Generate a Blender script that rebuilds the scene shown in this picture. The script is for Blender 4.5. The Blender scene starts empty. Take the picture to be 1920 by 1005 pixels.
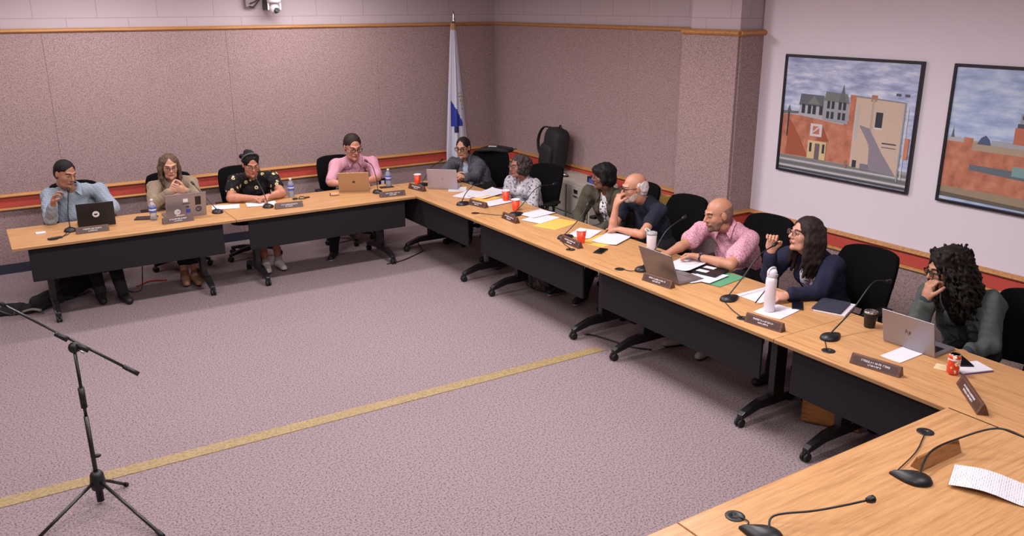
import bpy, math, random
import numpy as np
from mathutils import Vector, Matrix
random.seed(7); rng = np.random.RandomState(5)
scn = bpy.context.scene
COL = scn.collection
R = math.radians
# ------------------------------------------------------------------ camera
cam_d = bpy.data.cameras.new('camera'); cam = bpy.data.objects.new('camera', cam_d); COL.objects.link(cam)
scn.camera = cam
CY, CP, CR = -0.5686, -0.2998, -0.0029
cam_d.sensor_fit = 'HORIZONTAL'; cam_d.sensor_width = 36.0; cam_d.lens = 1595.88/1920*36.0
cam_d.clip_start = .05; cam_d.clip_end = 60
cam.matrix_world = (Matrix.Translation((-6.204, -10.1446, 2.7185)) @ Matrix.Rotation(CY, 4, 'Z')
                    @ Matrix.Rotation(math.pi/2+CP, 4, 'X') @ Matrix.Rotation(CR, 4, 'Z'))
# ------------------------------------------------------------------ world, exposure
w = bpy.data.worlds.new('world'); scn.world = w; w.use_nodes = True
w.node_tree.nodes['Background'].inputs[0].default_value = (.9, .85, .95, 1)
w.node_tree.nodes['Background'].inputs[1].default_value = .15
vs = scn.view_settings
vs.view_transform = 'Standard'; vs.look = 'None'; vs.gamma = 1; vs.use_curve_mapping = False
vs.exposure = -0.42
# ceiling lamps: (x, y, power)   recessed troffers, long side along x
LAMPS = [(-7.2, -1.0, 36), (-5.0, -1.0, 42), (-2.8, -1.0, 56),
         (-7.2, -3.7, 50), (-5.0, -3.7, 65), (-2.8, -3.7, 105),
         (-7.2, -6.4, 50), (-5.0, -6.4, 65), (-2.8, -6.4, 105),
         (-5.0, -9.1, 50), (-2.8, -9.1, 50)]
LAMP_COL = (1.0, .94, .945)
CEIL = 3.12

# ------------------------------------------------------------------ helpers
def lin(c):
    return tuple((x/12.92 if x <= .04045 else ((x+.055)/1.055)**2.4) for x in (v/255 for v in c))
MATS = {}
def new_mat(name):
    m = bpy.data.materials.new(name); m.use_nodes = True
    nt = m.node_tree; b = nt.nodes['Principled BSDF']; MATS[name] = m
    return m, nt, b
def plain(name, rgb, rough=.6, metal=0, emit=0, spec=.5, alpha=1, trans=0, bump=0, bscale=200, var=0, vscale=20):
    if name in MATS: return MATS[name]
    m, nt, b = new_mat(name)
    c = lin(rgb)+(1,)
    b.inputs['Base Color'].default_value = c
    b.inputs['Roughness'].default_value = rough; b.inputs['Metallic'].default_value = metal
    b.inputs['Specular IOR Level'].default_value = spec
    if trans: b.inputs['Transmission Weight'].default_value = trans; b.inputs['IOR'].default_value = 1.33
    if alpha < 1: b.inputs['Alpha'].default_value = alpha
    if emit: b.inputs['Emission Color'].default_value = c; b.inputs['Emission Strength'].default_value = emit
    tc = nt.nodes.new('ShaderNodeTexCoord')
    if var:
        n = nt.nodes.new('ShaderNodeTexNoise'); n.inputs['Scale'].default_value = vscale; n.inputs['Detail'].default_value = 3
        nt.links.new(tc.outputs['Object'], n.inputs['Vector'])
        mx = nt.nodes.new('ShaderNodeMix'); mx.data_type = 'RGBA'
        mx.inputs['A'].default_value = tuple(v*(1-var) for v in c[:3])+(1,); mx.inputs['B'].default_value = tuple(min(1, v*(1+var)) for v in c[:3])+(1,)
        nt.links.new(n.outputs['Fac'], mx.inputs['Factor']); nt.links.new(mx.outputs['Result'], b.inputs['Base Color'])
    if bump:
        n = nt.nodes.new('ShaderNodeTexNoise'); n.inputs['Scale'].default_value = bscale
        nt.links.new(tc.outputs['Object'], n.inputs['Vector'])
        bp = nt.nodes.new('ShaderNodeBump'); bp.inputs['Strength'].default_value = bump; bp.inputs['Distance'].default_value = .002
        nt.links.new(n.outputs['Fac'], bp.inputs['Height']); nt.links.new(bp.outputs['Normal'], b.inputs['Normal'])
    return m
def ramp(nt, fac, stops, interp='LINEAR'):
    r = nt.nodes.new('ShaderNodeValToRGB'); r.color_ramp.interpolation = interp
    e = r.color_ramp.elements
    while len(e) < len(stops): e.new(.5)
    for i, (p, c) in enumerate(stops): e[i].position = p; e[i].color = (lin(c) if len(c) == 3 else c[:3])+(1,)
    nt.links.new(fac, r.inputs['Fac']); return r.outputs['Color']
def mapping(nt, scale=(1, 1, 1), out='Object', rot=(0, 0, 0)):
    tc = nt.nodes.new('ShaderNodeTexCoord'); mp = nt.nodes.new('ShaderNodeMapping')
    mp.inputs['Scale'].default_value = scale; mp.inputs['Rotation'].default_value = rot
    nt.links.new(tc.outputs[out], mp.inputs['Vector']); return mp.outputs['Vector']
def noise(nt, vec, scale, detail=3, rough=.5):
    n = nt.nodes.new('ShaderNodeTexNoise'); n.inputs['Scale'].default_value = scale
    n.inputs['Detail'].default_value = detail; n.inputs['Roughness'].default_value = rough
    nt.links.new(vec, n.inputs['Vector']); return n.outputs['Fac']
def mix(nt, f, a, b, mode='MIX'):
    m = nt.nodes.new('ShaderNodeMix'); m.data_type = 'RGBA'; m.blend_type = mode
    if isinstance(f, (int, float)): m.inputs['Factor'].default_value = f
    else: nt.links.new(f, m.inputs['Factor'])
    for k, v in (('A', a), ('B', b)):
        if isinstance(v, tuple): m.inputs[k].default_value = v+(1,) if len(v) == 3 else v
        else: nt.links.new(v, m.inputs[k])
    return m.outputs['Result']
def bump(nt, b, h, s=.3, d=.003):
    bp = nt.nodes.new('ShaderNodeBump'); bp.inputs['Strength'].default_value = s; bp.inputs['Distance'].default_value = d
    nt.links.new(h, bp.inputs['Height']); nt.links.new(bp.outputs['Normal'], b.inputs['Normal'])
def speckle(name, dark, mid, light, scale, rough=.95, bs=.3, big=0):
    m, nt, b = new_mat(name); v = mapping(nt)
    n1 = noise(nt, v, scale, 2, .7)
    c = ramp(nt, n1, [(.36, dark), (.47, mid), (.60, light)])
    n2 = noise(nt, v, 1.3, 2)
    c = mix(nt, n2, c, mix(nt, .12, c, lin(dark)), 'MIX')
    nt.links.new(c, b.inputs['Base Color']); b.inputs['Roughness'].default_value = rough
    b.inputs['Specular IOR Level'].default_value = .15
    bump(nt, b, n1, bs, .003); return m
def wood(name, c0, c1, c2, sx=1.2, sy=26, rough=.38):
    m, nt, b = new_mat(name); v = mapping(nt, (sx, sy, sy))
    n0 = noise(nt, v, 2.2, 5, .62); n1 = noise(nt, v, 14, 3, .6)
    c = ramp(nt, n0, [(.32, c0), (.5, c1), (.68, c2)])
    c = mix(nt, .25, c, ramp(nt, n1, [(.4, c0), (.6, c2)]))
    nt.links.new(c, b.inputs['Base Color']); b.inputs['Roughness'].default_value = rough
    bump(nt, b, n1, .05, .001); return m

M_CARPET = speckle('carpet', (88, 77, 81), (134, 118, 122), (149, 133, 136), 85, bs=.4)
M_PANEL = speckle('fabric_panel', (128, 106, 108), (156, 133, 133), (172, 149, 147), 92)
M_OAK = wood('oak_laminate', (166, 118, 74), (190, 142, 94), (203, 156, 108))
M_RAIL = wood('rail_wood', (150, 100, 56), (186, 132, 78), (204, 150, 94), .8, 20)
M_WALNUT = wood('walnut', (58, 34, 26), (86, 54, 42), (104, 68, 54), 3, 40, .45)
M_PED = wood('pedestal_wood', (120, 74, 34), (150, 96, 48), (165, 110, 60), 2, 20)
M_RED = plain('red_band', (188, 72, 60), .7, var=.06)
M_BLK = plain('black_plastic', (19, 17, 20), .45)
M_BLKM = plain('black_metal', (22, 21, 24), .35, spec=.6)
M_PANELBLK = plain('modesty_black', (27, 24, 28), .8, spec=.25)
M_FABBLK = plain('chair_black', (12, 12, 14), .95, spec=.1, bump=.5, bscale=600)
M_RUB = plain('rubber', (18, 17, 19), .6)
M_WHITE = plain('white_plastic', (214, 208, 214), .4)
M_PAPER = plain('paper', (214, 210, 218), .8)
M_BASE = plain('baseboard_dark', (48, 50, 66), .5)
M_SILVER = plain('laptop_silver', (150, 144, 150), .35, metal=.6)
M_CHROME = plain('chrome', (200, 198, 200), .2, metal=1)

def tag(o, label=None, cat=None, group=None, kind=None):
    if label: o['label'] = label
    if cat: o['category'] = cat
    if group: o['group'] = group
    if kind: o['kind'] = kind
    return o
def thing(name, label, cat, loc=(0, 0, 0), rz=0, group=None):
    o = bpy.data.objects.new(name, None); COL.objects.link(o); o.empty_display_size = .1
    o.location = loc; o.rotation_euler = (0, 0, rz); return tag(o, label, cat, group)

class MB:
    def __init__(s): s.v = []; s.f = []; s.m = []; s.T = Matrix.Identity(4); s.sm = []
    def at(s, loc=(0, 0, 0), rz=0, rx=0, ry=0):
        s.T = Matrix.Translation(loc) @ Matrix.Rotation(rz, 4, 'Z') @ Matrix.Rotation(ry, 4, 'Y') @ Matrix.Rotation(rx, 4, 'X'); return s
    def add(s, vs, fs, mi=0, smooth=False):
        o = len(s.v); s.v += [tuple(s.T @ Vector(p)) for p in vs]
        for f in fs: s.f.append(tuple(i+o for i in f)); s.m.append(mi); s.sm.append(smooth)
        return s
    def box(s, c, d, mi=0, taper=None):
        x, y, z = c; a, b, h = d[0]/2, d[1]/2, d[2]/2; t = taper or (1, 1)
        vs = [(x-a, y-b, z-h), (x+a, y-b, z-h), (x+a, y+b, z-h), (x-a, y+b, z-h),
              (x-a*t[0], y-b*t[1], z+h), (x+a*t[0], y-b*t[1], z+h), (x+a*t[0], y+b*t[1], z+h), (x-a*t[0], y+b*t[1], z+h)]
        return s.add(vs, [(0, 3, 2, 1), (4, 5, 6, 7), (0, 1, 5, 4), (1, 2, 6, 5), (2, 3, 7, 6), (3, 0, 4, 7)], mi)
    def prism(s, pts, z0, z1, mi=0, smooth=False):
        n = len(pts); vs = [(p[0], p[1], z0) for p in pts]+[(p[0], p[1], z1) for p in pts]
        s.add(vs, [tuple(range(n))[::-1], tuple(range(n, 2*n))], mi)
        o = len(s.v)-2*n
        for i in range(n):
            j = (i+1) % n; s.f.append((o+i, o+j, o+n+j, o+n+i)); s.m.append(mi); s.sm.append(smooth)
        return s
    def lathe(s, prof, n=24, c=(0, 0, 0), mi=0, sx=1, sy=1, smooth=True):
        vs = []; fs = []
        for r, z in prof:
            for i in range(n):
                a = 2*math.pi*i/n; vs.append((c[0]+r*math.cos(a)*sx, c[1]+r*math.sin(a)*sy, c[2]+z))
        for k in range(len(prof)-1):
            for i in range(n):
                j = (i+1) % n; fs.append((k*n+i, k*n+j, (k+1)*n+j, (k+1)*n+i))
        s.add(vs, fs, mi, smooth); o = len(s.v)-len(vs)
        s.f.append(tuple(o+i for i in range(n))[::-1]); s.m.append(mi); s.sm.append(False)
        s.f.append(tuple(o+(len(prof)-1)*n+i for i in range(n))); s.m.append(mi); s.sm.append(False)
        return s
    def tube(s, pts, r, n=10, mi=0, sub=0, flat=1):
        P = [Vector(p) for p in pts]
        if sub: P = catmull(P, sub)
        N = len(P); rr = r if isinstance(r, (list, tuple)) else [r]*N
        if len(rr) != N: rr = list(np.interp(np.linspace(0, 1, N), np.linspace(0, 1, len(rr)), rr))
        vs = []; up = Vector((0, 0, 1)); prev = None
        for i, p in enumerate(P):
            t = (P[min(i+1, N-1)]-P[max(i-1, 0)]).normalized()
            if prev is None:
                a = t.cross(up)
                if a.length < .1: a = t.cross(Vector((1, 0, 0)))
            else: a = prev - t*prev.dot(t)
            a.normalize(); prev = a; b = t.cross(a)
            for k in range(n):
                q = 2*math.pi*k/n; vs.append(tuple(p+a*(math.cos(q)*rr[i])+b*(math.sin(q)*rr[i]*flat)))
        fs = [(i*n+k, i*n+(k+1) % n, (i+1)*n+(k+1) % n, (i+1)*n+k) for i in range(N-1) for k in range(n)]
        s.add(vs, fs, mi, True); o = len(s.v)-len(vs)
        s.f.append(tuple(o+k for k in range(n))[::-1]); s.m.append(mi); s.sm.append(False)
        s.f.append(tuple(o+(N-1)*n+k for k in range(n))); s.m.append(mi); s.sm.append(False)
        return s
    def ball(s, c, r, n=14, mi=0):
        r = r if isinstance(r, (tuple, list)) else (r, r, r); prof = []
        for i in range(n//2+1):
            a = -math.pi/2+math.pi*i/(n//2); prof.append((max(math.cos(a), 1e-3), math.sin(a)*r[2]))
        return s.lathe([(q*1.0, z) for q, z in prof], n, c, mi, r[0], r[1])
    def build(s, name, mat, parent=None, bevel=0, seg=2, auto=True):
        me = bpy.data.meshes.new(name); me.from_pydata(s.v, [], s.f)
        for m in (mat if isinstance(mat, (list, tuple)) else [mat]): me.materials.append(m)
        me.polygons.foreach_set('material_index', s.m); me.polygons.foreach_set('use_smooth', s.sm); me.update()
        o = bpy.data.objects.new(name, me); COL.objects.link(o)
        if parent: o.parent = parent
        if bevel:
            b = o.modifiers.new('bevel', 'BEVEL'); b.width = bevel; b.segments = seg; b.limit_method = 'ANGLE'; b.angle_limit = R(35)
        return o
def catmull(P, n):
    out = []; Q = [P[0]*2-P[1]]+P+[P[-1]*2-P[-2]]
    for i in range(1, len(Q)-2):
        for k in range(n):
            t = k/n; a, b, c, d = Q[i-1:i+3]
            out.append(.5*((2*b)+(c-a)*t+(2*a-5*b+4*c-d)*t*t+(3*b-a-3*c+d)*t**3))
    out.append(P[-1]); return out
def copy_tree(o, parent=None):
    c = o.copy(); COL.objects.link(c)
    if parent: c.parent = parent
    for ch in list(o.children): copy_tree(ch, c)
    return c
def struct(name, mb, mat, **k): return tag(mb.build(name, mat, **k), kind='structure')

# ================================================================== room shell
X0, Y0 = -9.4, -12.4
struct('floor', MB().box(((X0)/2, Y0/2, -.05), (-X0+.6, -Y0+.6, .1)), M_CARPET)
struct('ceiling', MB().box((X0/2, Y0/2, CEIL+.05), (-X0+.6, -Y0+.6, .1)), plain('ceiling_white', (205, 200, 200), .9))
def blockmat(name, col, mortar):
    m, nt, b = new_mat(name)
    tc = nt.nodes.new('ShaderNodeTexCoord'); sp = nt.nodes.new('ShaderNodeSeparateXYZ'); nt.links.new(tc.outputs['Object'], sp.inputs[0])
    ad = nt.nodes.new('ShaderNodeMath'); ad.operation = 'ADD'; nt.links.new(sp.outputs[0], ad.inputs[0]); nt.links.new(sp.outputs[1], ad.inputs[1])
    cb = nt.nodes.new('ShaderNodeCombineXYZ'); nt.links.new(ad.outputs[0], cb.inputs[0]); nt.links.new(sp.outputs[2], cb.inputs[1])
    br = nt.nodes.new('ShaderNodeTexBrick'); br.inputs['Scale'].default_value = 1
    br.inputs['Brick Width'].default_value = .6; br.inputs['Row Height'].default_value = .2; br.inputs['Mortar Size'].default_value = .004
    br.inputs['Color1'].default_value = lin(col)+(1,); br.inputs['Color2'].default_value = lin(col)+(1,); br.inputs['Mortar'].default_value = lin(mortar)+(1,)
    nt.links.new(cb.outputs[0], br.inputs['Vector']); nt.links.new(br.outputs['Color'], b.inputs['Base Color'])
    b.inputs['Roughness'].default_value = .85; return m
M_BLOCK = blockmat('painted_block', (186, 172, 178), (164, 150, 156))
M_PAINT = plain('painted_wall', (222, 212, 222), .8, var=.02, vscale=2)
struct('wall_back', MB().box((X0/2, .15, CEIL/2), (-X0+.6, .2, CEIL)), M_BLOCK)
struct('wall_right', MB().box((.15, Y0/2, CEIL/2), (.2, -Y0+.6, CEIL)), M_BLOCK)
struct('wall_left', MB().box((X0-.15, Y0/2, CEIL/2), (.2, -Y0+.6, CEIL)), M_PANEL)
struct('wall_front', MB().box((X0/2, Y0-.15, CEIL/2), (-X0+.6, .2, CEIL)), M_PANEL)
# white plaster face of the right wall beyond the column
struct('trim_1', MB().box((.03, -8.6, CEIL/2), (.05, 7.9, CEIL)), M_PAINT)
ZT, ZR, ZR2 = 2.504, .851, .711
def panels(name, axis, a, b, z0, z1, off, ws=1.22, start=None):
    mb = MB(); p = a
    while p < b-1e-3:
        q = min(p+ws, b); g = .003
        if axis == 'x': mb.box(((p+q)/2, off, (z0+z1)/2), (q-p-g*.4, .03, z1-z0))
        else: mb.box((off, (p+q)/2, (z0+z1)/2), (.03, q-p-g*.4, z1-z0))
        p = q
    return struct(name, mb, M_PANEL, bevel=.003, seg=1)
# back wall fabric, right wall fabric
panels('trim_2', 'x', -9.1, .06, .1, ZT-.04, .035, 1.85)
panels('trim_3', 'y', -4.0, .04, .1, ZT-.04, .035, 1.22)
panels('trim_4', 'y', -12.3, -4.66, .1, ZR2-.02, .0, 2.4)
# square column
CX, CY0, CY1 = -.28, -4.64, -4.03
struct('trim_5', MB().box(((CX+.05)/2+.02, (CY0+CY1)/2, CEIL/2), (-CX+.09, CY1-CY0, CEIL)), M_BLOCK)
struct('trim_6', MB().box((CX-.012, (CY0+CY1+.08)/2, (ZT-.04+.1)/2), (.03, CY1-CY0+.10, ZT-.14))
       .box(((CX+.045)/2, CY0-.012, (ZT-.04+.1)/2), (-CX+.045, .026, ZT-.14)), M_PANEL, bevel=.003, seg=1)
def rail(mb, p, q, z, h, d, nx, ny):
    # half-round moulding with its top at z, height h, projecting d along (nx, ny)
    n = 8; pr = [(0, 0)]+[(d*math.sin(math.pi*i/n)**.7, h*i/n) for i in range(1, n)]+[(0, h)]
    vs = []
    for P in (p, q):
        for a, b in pr: vs.append((P[0]+nx*a, P[1]+ny*a, z-h+b))
    m = len(pr); fs = [(i, i+1, m+i+1, m+i) for i in range(m-1)]+[tuple(range(m)), tuple(range(m, 2*m))]
    mb.add(vs, fs)
def rails(name, p, q, nx, ny, off=0):
    # top rail, bottom rail and the red band between them
    a, b = MB(), MB()
    rail(a, p, q, ZR, .045, .04, nx, ny); rail(a, p, q, ZR2, .04, .035, nx, ny)
    tag(a.build('trim_'+name, M_RAIL), kind='structure')
    cx, cy = (p[0]+q[0])/2, (p[1]+q[1])/2
    b.box((cx+nx*.006, cy+ny*.006, (ZR-.045+ZR2)/2), (abs(p[0]-q[0])+.014*abs(nx), abs(p[1]-q[1])+.014*abs(ny), ZR-.045-ZR2))
    tag(b.build('trim_'+name+'1', M_RED), kind='structure')
rails('7', (-9.1, .02), (.02, .02), 0, -1)
rails('8', (.02, 0), (.02, -3.93), -1, 0)
rails('9', (-.0, -4.66), (-.0, -12.3), -1, 0)
rails('10', (CX-.02, CY0-.02), (.02, CY0-.02), 0, -1)
tr = MB()
rail(tr, (-9.1, .03), (.02, .03), ZT, .05, .04, 0, -1); rail(tr, (.03, 0), (.03, -4.0), ZT, .05, .04, -1, 0)
rail(tr, (CX-.02, CY1+.07), (CX-.02, CY0-.04), ZT, .06, .045, -1, 0); rail(tr, (CX-.03, CY0-.02), (.02, CY0-.02), ZT, .06, .045, 0, -1)
struct('trim_11', tr, M_RAIL)
struct('baseboard_back', MB().box((-4.6, .03, .05), (9, .04, .1)), M_BASE)
struct('baseboard_right', MB().box((.03, -1.95, .05), (.04, 3.9, .1)).box((-.01, -8.5, .05), (.03, 7.6, .1)), M_BASE)

# ceiling lamps
for i, (x, y, p) in enumerate(LAMPS):
    t = thing('ceiling_light', 'white troffer lamp above the %s, %s of its row' % ({-1.0: 'back tables', -3.7: 'mid carpet', -6.4: 'near carpet half', -9.1: 'nearest tables'}[y], {-7.2: 'leftmost', -5.0: 'second from the left', -2.8: 'rightmost'}[x]), 'ceiling light', (x, y, CEIL), 0, 'ceiling lamps above the room')
    MB().box((0, 0, -.015), (1.26, .34, .028)).build('frame', M_WHITE, t)
    MB().box((0, 0, -.031), (1.2, .28, .006)).build('diffuser', plain('diffuser', (255, 245, 245), .5, emit=1.5), t)
    ld = bpy.data.lights.new('lamp_light', 'AREA'); ld.shape = 'RECTANGLE'; ld.size = 1.2; ld.size_y = .28
    ld.energy = p; ld.color = LAMP_COL; ld.spread = R(180)
    lo = bpy.data.objects.new('lamp_light', ld); COL.objects.link(lo); lo.parent = t; lo.location = (0, 0, -.04)

# floor tape
tp = MB(); tp.add([(-9, -4.99, .001), (-9, -4.88, .001), (-2.1, -4.97, .001), (-2.06, -5.08, .001)], [(3, 2, 1, 0)])
tp.add([(-9, -4.99, .003), (-9, -4.88, .003), (-2.1, -4.97, .003), (-2.06, -5.08, .003)], [(0, 1, 2, 3)])
mt, nt, b = new_mat('cord_tape'); v = mapping(nt, (1, 1, 1))
nt.links.new(ramp(nt, noise(nt, v, 60, 3), [(.35, (126, 106, 72)), (.5, (146, 124, 86)), (.7, (158, 136, 98))]), b.inputs['Base Color']); b.inputs['Roughness'].default_value = .6
tape = MB(); tape.prism([(-9, -5.0), (-2.04, -5.09), (-2.1, -4.985), (-9, -4.88)], .0, .004)
tag(tape.build('floor_tape', mt), 'long tan strip of tape stuck across the pink carpet', 'tape')
# ================================================================== tables
def table(L, D, label, x, y, rz, name_group='oak meeting tables', feet=True, inset=.27, front=-1):
    # local: length along x, front edge at y = -D/2
    t = thing('meeting_table', label, 'table', (x, y, 0), rz, name_group)
    top = MB().box((0, 0, .7265), (L, D, .027)).build('tabletop', M_OAK, t, bevel=.004)
    MB().box((0, -D/2-.001, .7255), (L-.002, .006, .023)).box((0, D/2+.001, .7255), (L-.002, .006, .023)).build('edge_band', plain('edge_band', (150, 112, 72), .5), t, bevel=.002)
    MB().box((0, -D/2+.045, .56), (L-.24, .018, .30)).build('modesty_panel', M_PANELBLK, t, bevel=.003)
    MB().box((0, .02, .695), (L-.3, .05, .035)).build('crossbar', M_BLKM, t, bevel=.004)
    for s in (-1, 1):
        X = s*(L/2-inset)
        lg = MB()
        lg.box((X, 0, .41), (.055, .11, .60)).box((X, .0, .70), (.06, .5, .025))
        for q in (-1, 1):
            # sloping foot arm
            vs = []
            for (yy, zz, hh, ww) in ((.0, .13, .07, .06), (.17, .125, .06, .055), (.315, .085, .045, .05), (.345, .07, .04, .045)):
                for a, b2 in ((-1, -1), (1, -1), (1, 1), (-1, 1)): vs.append((X+a*ww/2, q*yy, zz+b2*hh/2))
            fs = [(k*4+i, k*4+(i+1) % 4, k*4+4+(i+1) % 4, k*4+4+i) for k in range(3) for i in range(4)]+[(3, 2, 1, 0), (12, 13, 14, 15)]
            if q < 0: fs = [f[::-1] for f in fs]
            lg.add(vs, fs)
        l = lg.build('leg', M_BLKM, t, bevel=.006)
        for q in (-1, 1):
            c = MB()
            for d in (-.014, .014):
                c.at((X+d, q*.335, .03), ry=math.pi/2); c.lathe([(.012, -.009), (.029, -.009), (.03, -.004), (.03, .004), (.029, .009), (.012, .009)], 20)
            c.at(); c.lathe([(.009, .03), (.009, .07)], 10, (X, q*.335, 0)); c.box((X, q*.335, .058), (.02, .05, .018))
            c.build('caster', M_RUB, l)
    return t
def grommet(t, x, y):
    MB().lathe([(.04, .7402), (.04, .7425), (.034, .744), (.012, .744), (.011, .7405)], 28, (x, y, 0)).build('cable_grommet', M_BLK, t)
TD = .80
tA = table(1.895, TD, 'oak table at the far left of the back row holding the black laptop', -5.09, -1.56, 0)
tB = table(1.93, TD, 'oak table in the back row holding the gold laptop, butted against the corner table', -3.172, -1.56, 0)
tC = table(1.873, TD, 'oak table in the inner corner holding two red cups', -1.80, -2.19, -math.pi/2)
tD = table(1.873, TD, 'oak table in the side row with the large yellow envelope on it', -1.80, -4.075, -math.pi/2)
tE = table(1.873, TD, 'oak table in the side row with the green folder and grey laptop on it', -1.80, -5.95, -math.pi/2)
tF = table(1.873, TD, 'oak table in the side row with the soda can and black tumbler on it', -1.80, -7.825, -math.pi/2)
tG = table(1.873, TD, 'oak table in the nearest row with two bare desk microphones on it', -3.12, -8.413, math.pi)
tH = table(1.873, TD, 'oak table cut off by the bottom edge of the picture', -5.0, -8.413, math.pi)
for t, (wx, wy) in ((tA, (-5.705, -1.80)), (tC, (-2.07, -3.0)), (tD, (-2.06, -4.58)), (tE, (-2.07, -5.24)), (tE, (-2.09, -6.53)),
                    (tF, (-2.08, -7.195)), (tG, (-2.532, -8.105)), (tG, (-3.836, -8.108))):
    bpy.context.view_layer.update()
    p = t.matrix_world.inverted() @ Vector((wx, wy, 0)); grommet(t, p.x, p.y)

# ================================================================== chairs
def make_chair(label, x, y, rz):
    # local: facing +y, seat centre at origin
    t = thing('office_chair', label, 'chair', (x, y, 0), rz, 'black office chairs around the tables')
    # backrest: curved slab with rounded corners
    mb = MB(); nx, nz = 14, 16; W, H, z0 = .50, .46, .53
    front, back = [], []
    for j in range(nz+1):
        for i in range(nx+1):
            u = -1+2*i/nx; v = -1+2*j/nz
            # square-to-superellipse
            k = (1-.30*(max(0, v)**2)*u*u)
            X = u*W/2*(1-.07*max(0, v)**2-.08*max(0, -v))*math.sqrt(1-.16*v*v*v*v*abs(v)); Z = z0+H/2+v*H/2*(1-.11*u*u*u*u)
            Y = -.25+.055*u*u-.10*((v+1)/2)+.035*math.sin((v+1)*1.6)
            front.append((X, Y+.02, Z)); back.append((X, Y-.025, Z))
    n = len(front); vs = front+back; fs = []
    idx = lambda i, j: j*(nx+1)+i
    for j in range(nz):
        for i in range(nx):
            fs.append((idx(i+1, j), idx(i, j), idx(i, j+1), idx(i+1, j+1)))
            fs.append((n+idx(i, j), n+idx(i+1, j), n+idx(i+1, j+1), n+idx(i, j+1)))
    rim = [idx(i, 0) for i in range(nx)]+[idx(nx, j) for j in range(nz)]+[idx(i, nz) for i in range(nx, 0, -1)]+[idx(0, j) for j in range(nz, 0, -1)]
    for a, b2 in zip(rim, rim[1:]+rim[:1]): fs.append((a, b2, n+b2, n+a))
    mb.add(vs, fs, 0, True); mb.build('backrest', M_FABBLK, t, bevel=.008)
    MB().tube([(0, -.03, .40), (0, -.24, .42), (0, -.325, .56), (0, -.34, .80)], .022, 8, sub=4).build('back_support', M_BLKM, t)
    s = MB()
    pts = [(math.copysign(abs(math.cos(a))**.6, math.cos(a))*.245, math.copysign(abs(math.sin(a))**.6, math.sin(a))*.235) for a in [2*math.pi*i/28 for i in range(28)]]
    s.prism(pts, .425, .49); s.build('seat', M_FABBLK, t, bevel=.02, seg=3)
    for sd in (-1, 1):
        a = MB(); a.tube([(sd*.22, -.02, .43), (sd*.30, -.02, .45), (sd*.30, -.02, .62)], .016, 8, sub=4); a.box((sd*.30, .01, .635), (.07, .24, .03))
        a.build('armrest', M_BLK, t, bevel=.008)
    MB().lathe([(.028, .10), (.028, .28), (.02, .28), (.02, .43)], 16).lathe([(.09, .40), (.09, .425)], 12).build('gas_column', M_BLKM, t)
    for k in range(5):
        a = 2*math.pi*k/5+.3; ca, sa = math.cos(a), math.sin(a)
        g = MB().at((0, 0, 0), a)
        vs = []
        for (xx, zz, hh, ww) in ((.0, .115, .05, .05), (.15, .105, .04, .045), (.30, .075, .03, .035)):
            for p, q in ((-1, -1), (1, -1), (1, 1), (-1, 1)): vs.append((xx, p*ww/2, zz+q*hh/2))
        g.add(vs, [(k2*4+i, k2*4+(i+1) % 4, k2*4+4+(i+1) % 4, k2*4+4+i) for k2 in range(2) for i in range(4)]+[(3, 2, 1, 0), (8, 9, 10, 11)])
        l = g.build('base_arm', M_BLK, t, bevel=.005)
        c = MB()
        for d in (-.014, .014):
            c.at((ca*.29-sa*d, sa*.29+ca*d, .03), a, rx=math.pi/2); c.lathe([(.01, -.009), (.028, -.009), (.029, 0), (.028, .009), (.01, .009)], 16)
        c.at().lathe([(.008, .03), (.008, .07)], 8, (ca*.29, sa*.29, 0)); c.build('caster', M_RUB, l)
    return t
CH = [('black office chair at the far left, almost hidden by a big man', -5.36, -.70, 180),
      ('black office chair behind the woman in the tan blazer', -4.45, -.72, 176),
      ('black office chair behind the woman in the floral blouse', -3.68, -.76, 180),
      ('black office chair behind the man in pink at the gold laptop', -2.52, -.70, 178),
      ('black office chair turned beside the grey cardigan, a black bag over its top', -.93, -1.31, 138),
      ('black office chair behind the curly-haired woman in the pale jacket', -1.00, -2.40, 108),
      ('black office chair between the olive jacket and the white-haired man', -.78, -3.72, 98),
      ('wide bare black chair back left of the bald man', -.84, -4.42, 92),
      ('black office chair between the bald man in pink and the raised hand', -.82, -5.40, 95),
      ('black office chair with a wide bare back left of the long curly hair', -.99, -6.48, 92),
      ('black office chair at the right edge of the picture behind the dark green jacket', -1.03, -7.72, 95)]
ch0 = None
for lab, x, y, a in CH:
    if ch0 is None: ch0 = make_chair(lab, x, y, R(a))
    else:
        c = copy_tree(ch0); c.location = (x, y, 0); c.rotation_euler = (0, 0, R(a)); c['label'] = lab

# ================================================================== cabinets, bags, flag, wall things
M_CAB = plain('cabinet_putty', (186, 178, 168), .55, var=.04)
def cabinet(label, x, y, rz, W=.46, Dp=.40, H=.77, rows=2):
    # front faces local -y
    t = thing('file_cabinet', label, 'cabinet', (x, y, 0), rz, 'putty file cabinets against the side wall')
    MB().box((0, .01, H/2), (W, Dp-.02, H)).build('body', M_CAB, t, bevel=.005)
    for k in range(rows):
        h = (H-.06)/rows; z = .04+h*(k+.5)
        d = MB().box((0, -Dp/2-.004, z), (W-.03, .02, h-.02)).build('drawer', M_CAB, t, bevel=.004)
        z2 = z+h*.22
        MB().box((0, -Dp/2-.018, z2+.03), (.085, .01, .045)).box((0, -Dp/2-.022, z2-.02), (.085, .02, .014)).build('label_holder', M_CHROME, d)
        MB().box((0, -Dp/2-.0245, z2+.03), (.06, .004, .028)).build('handle_opening', M_BLK, d)
    return t
cabinet('putty file cabinet partly hidden behind the chair, below the black backpack', -.17, -1.58, R(-90))
cabinet('putty file cabinet with the silver desk bell on its top', -.20, -2.06, R(-96))
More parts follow.
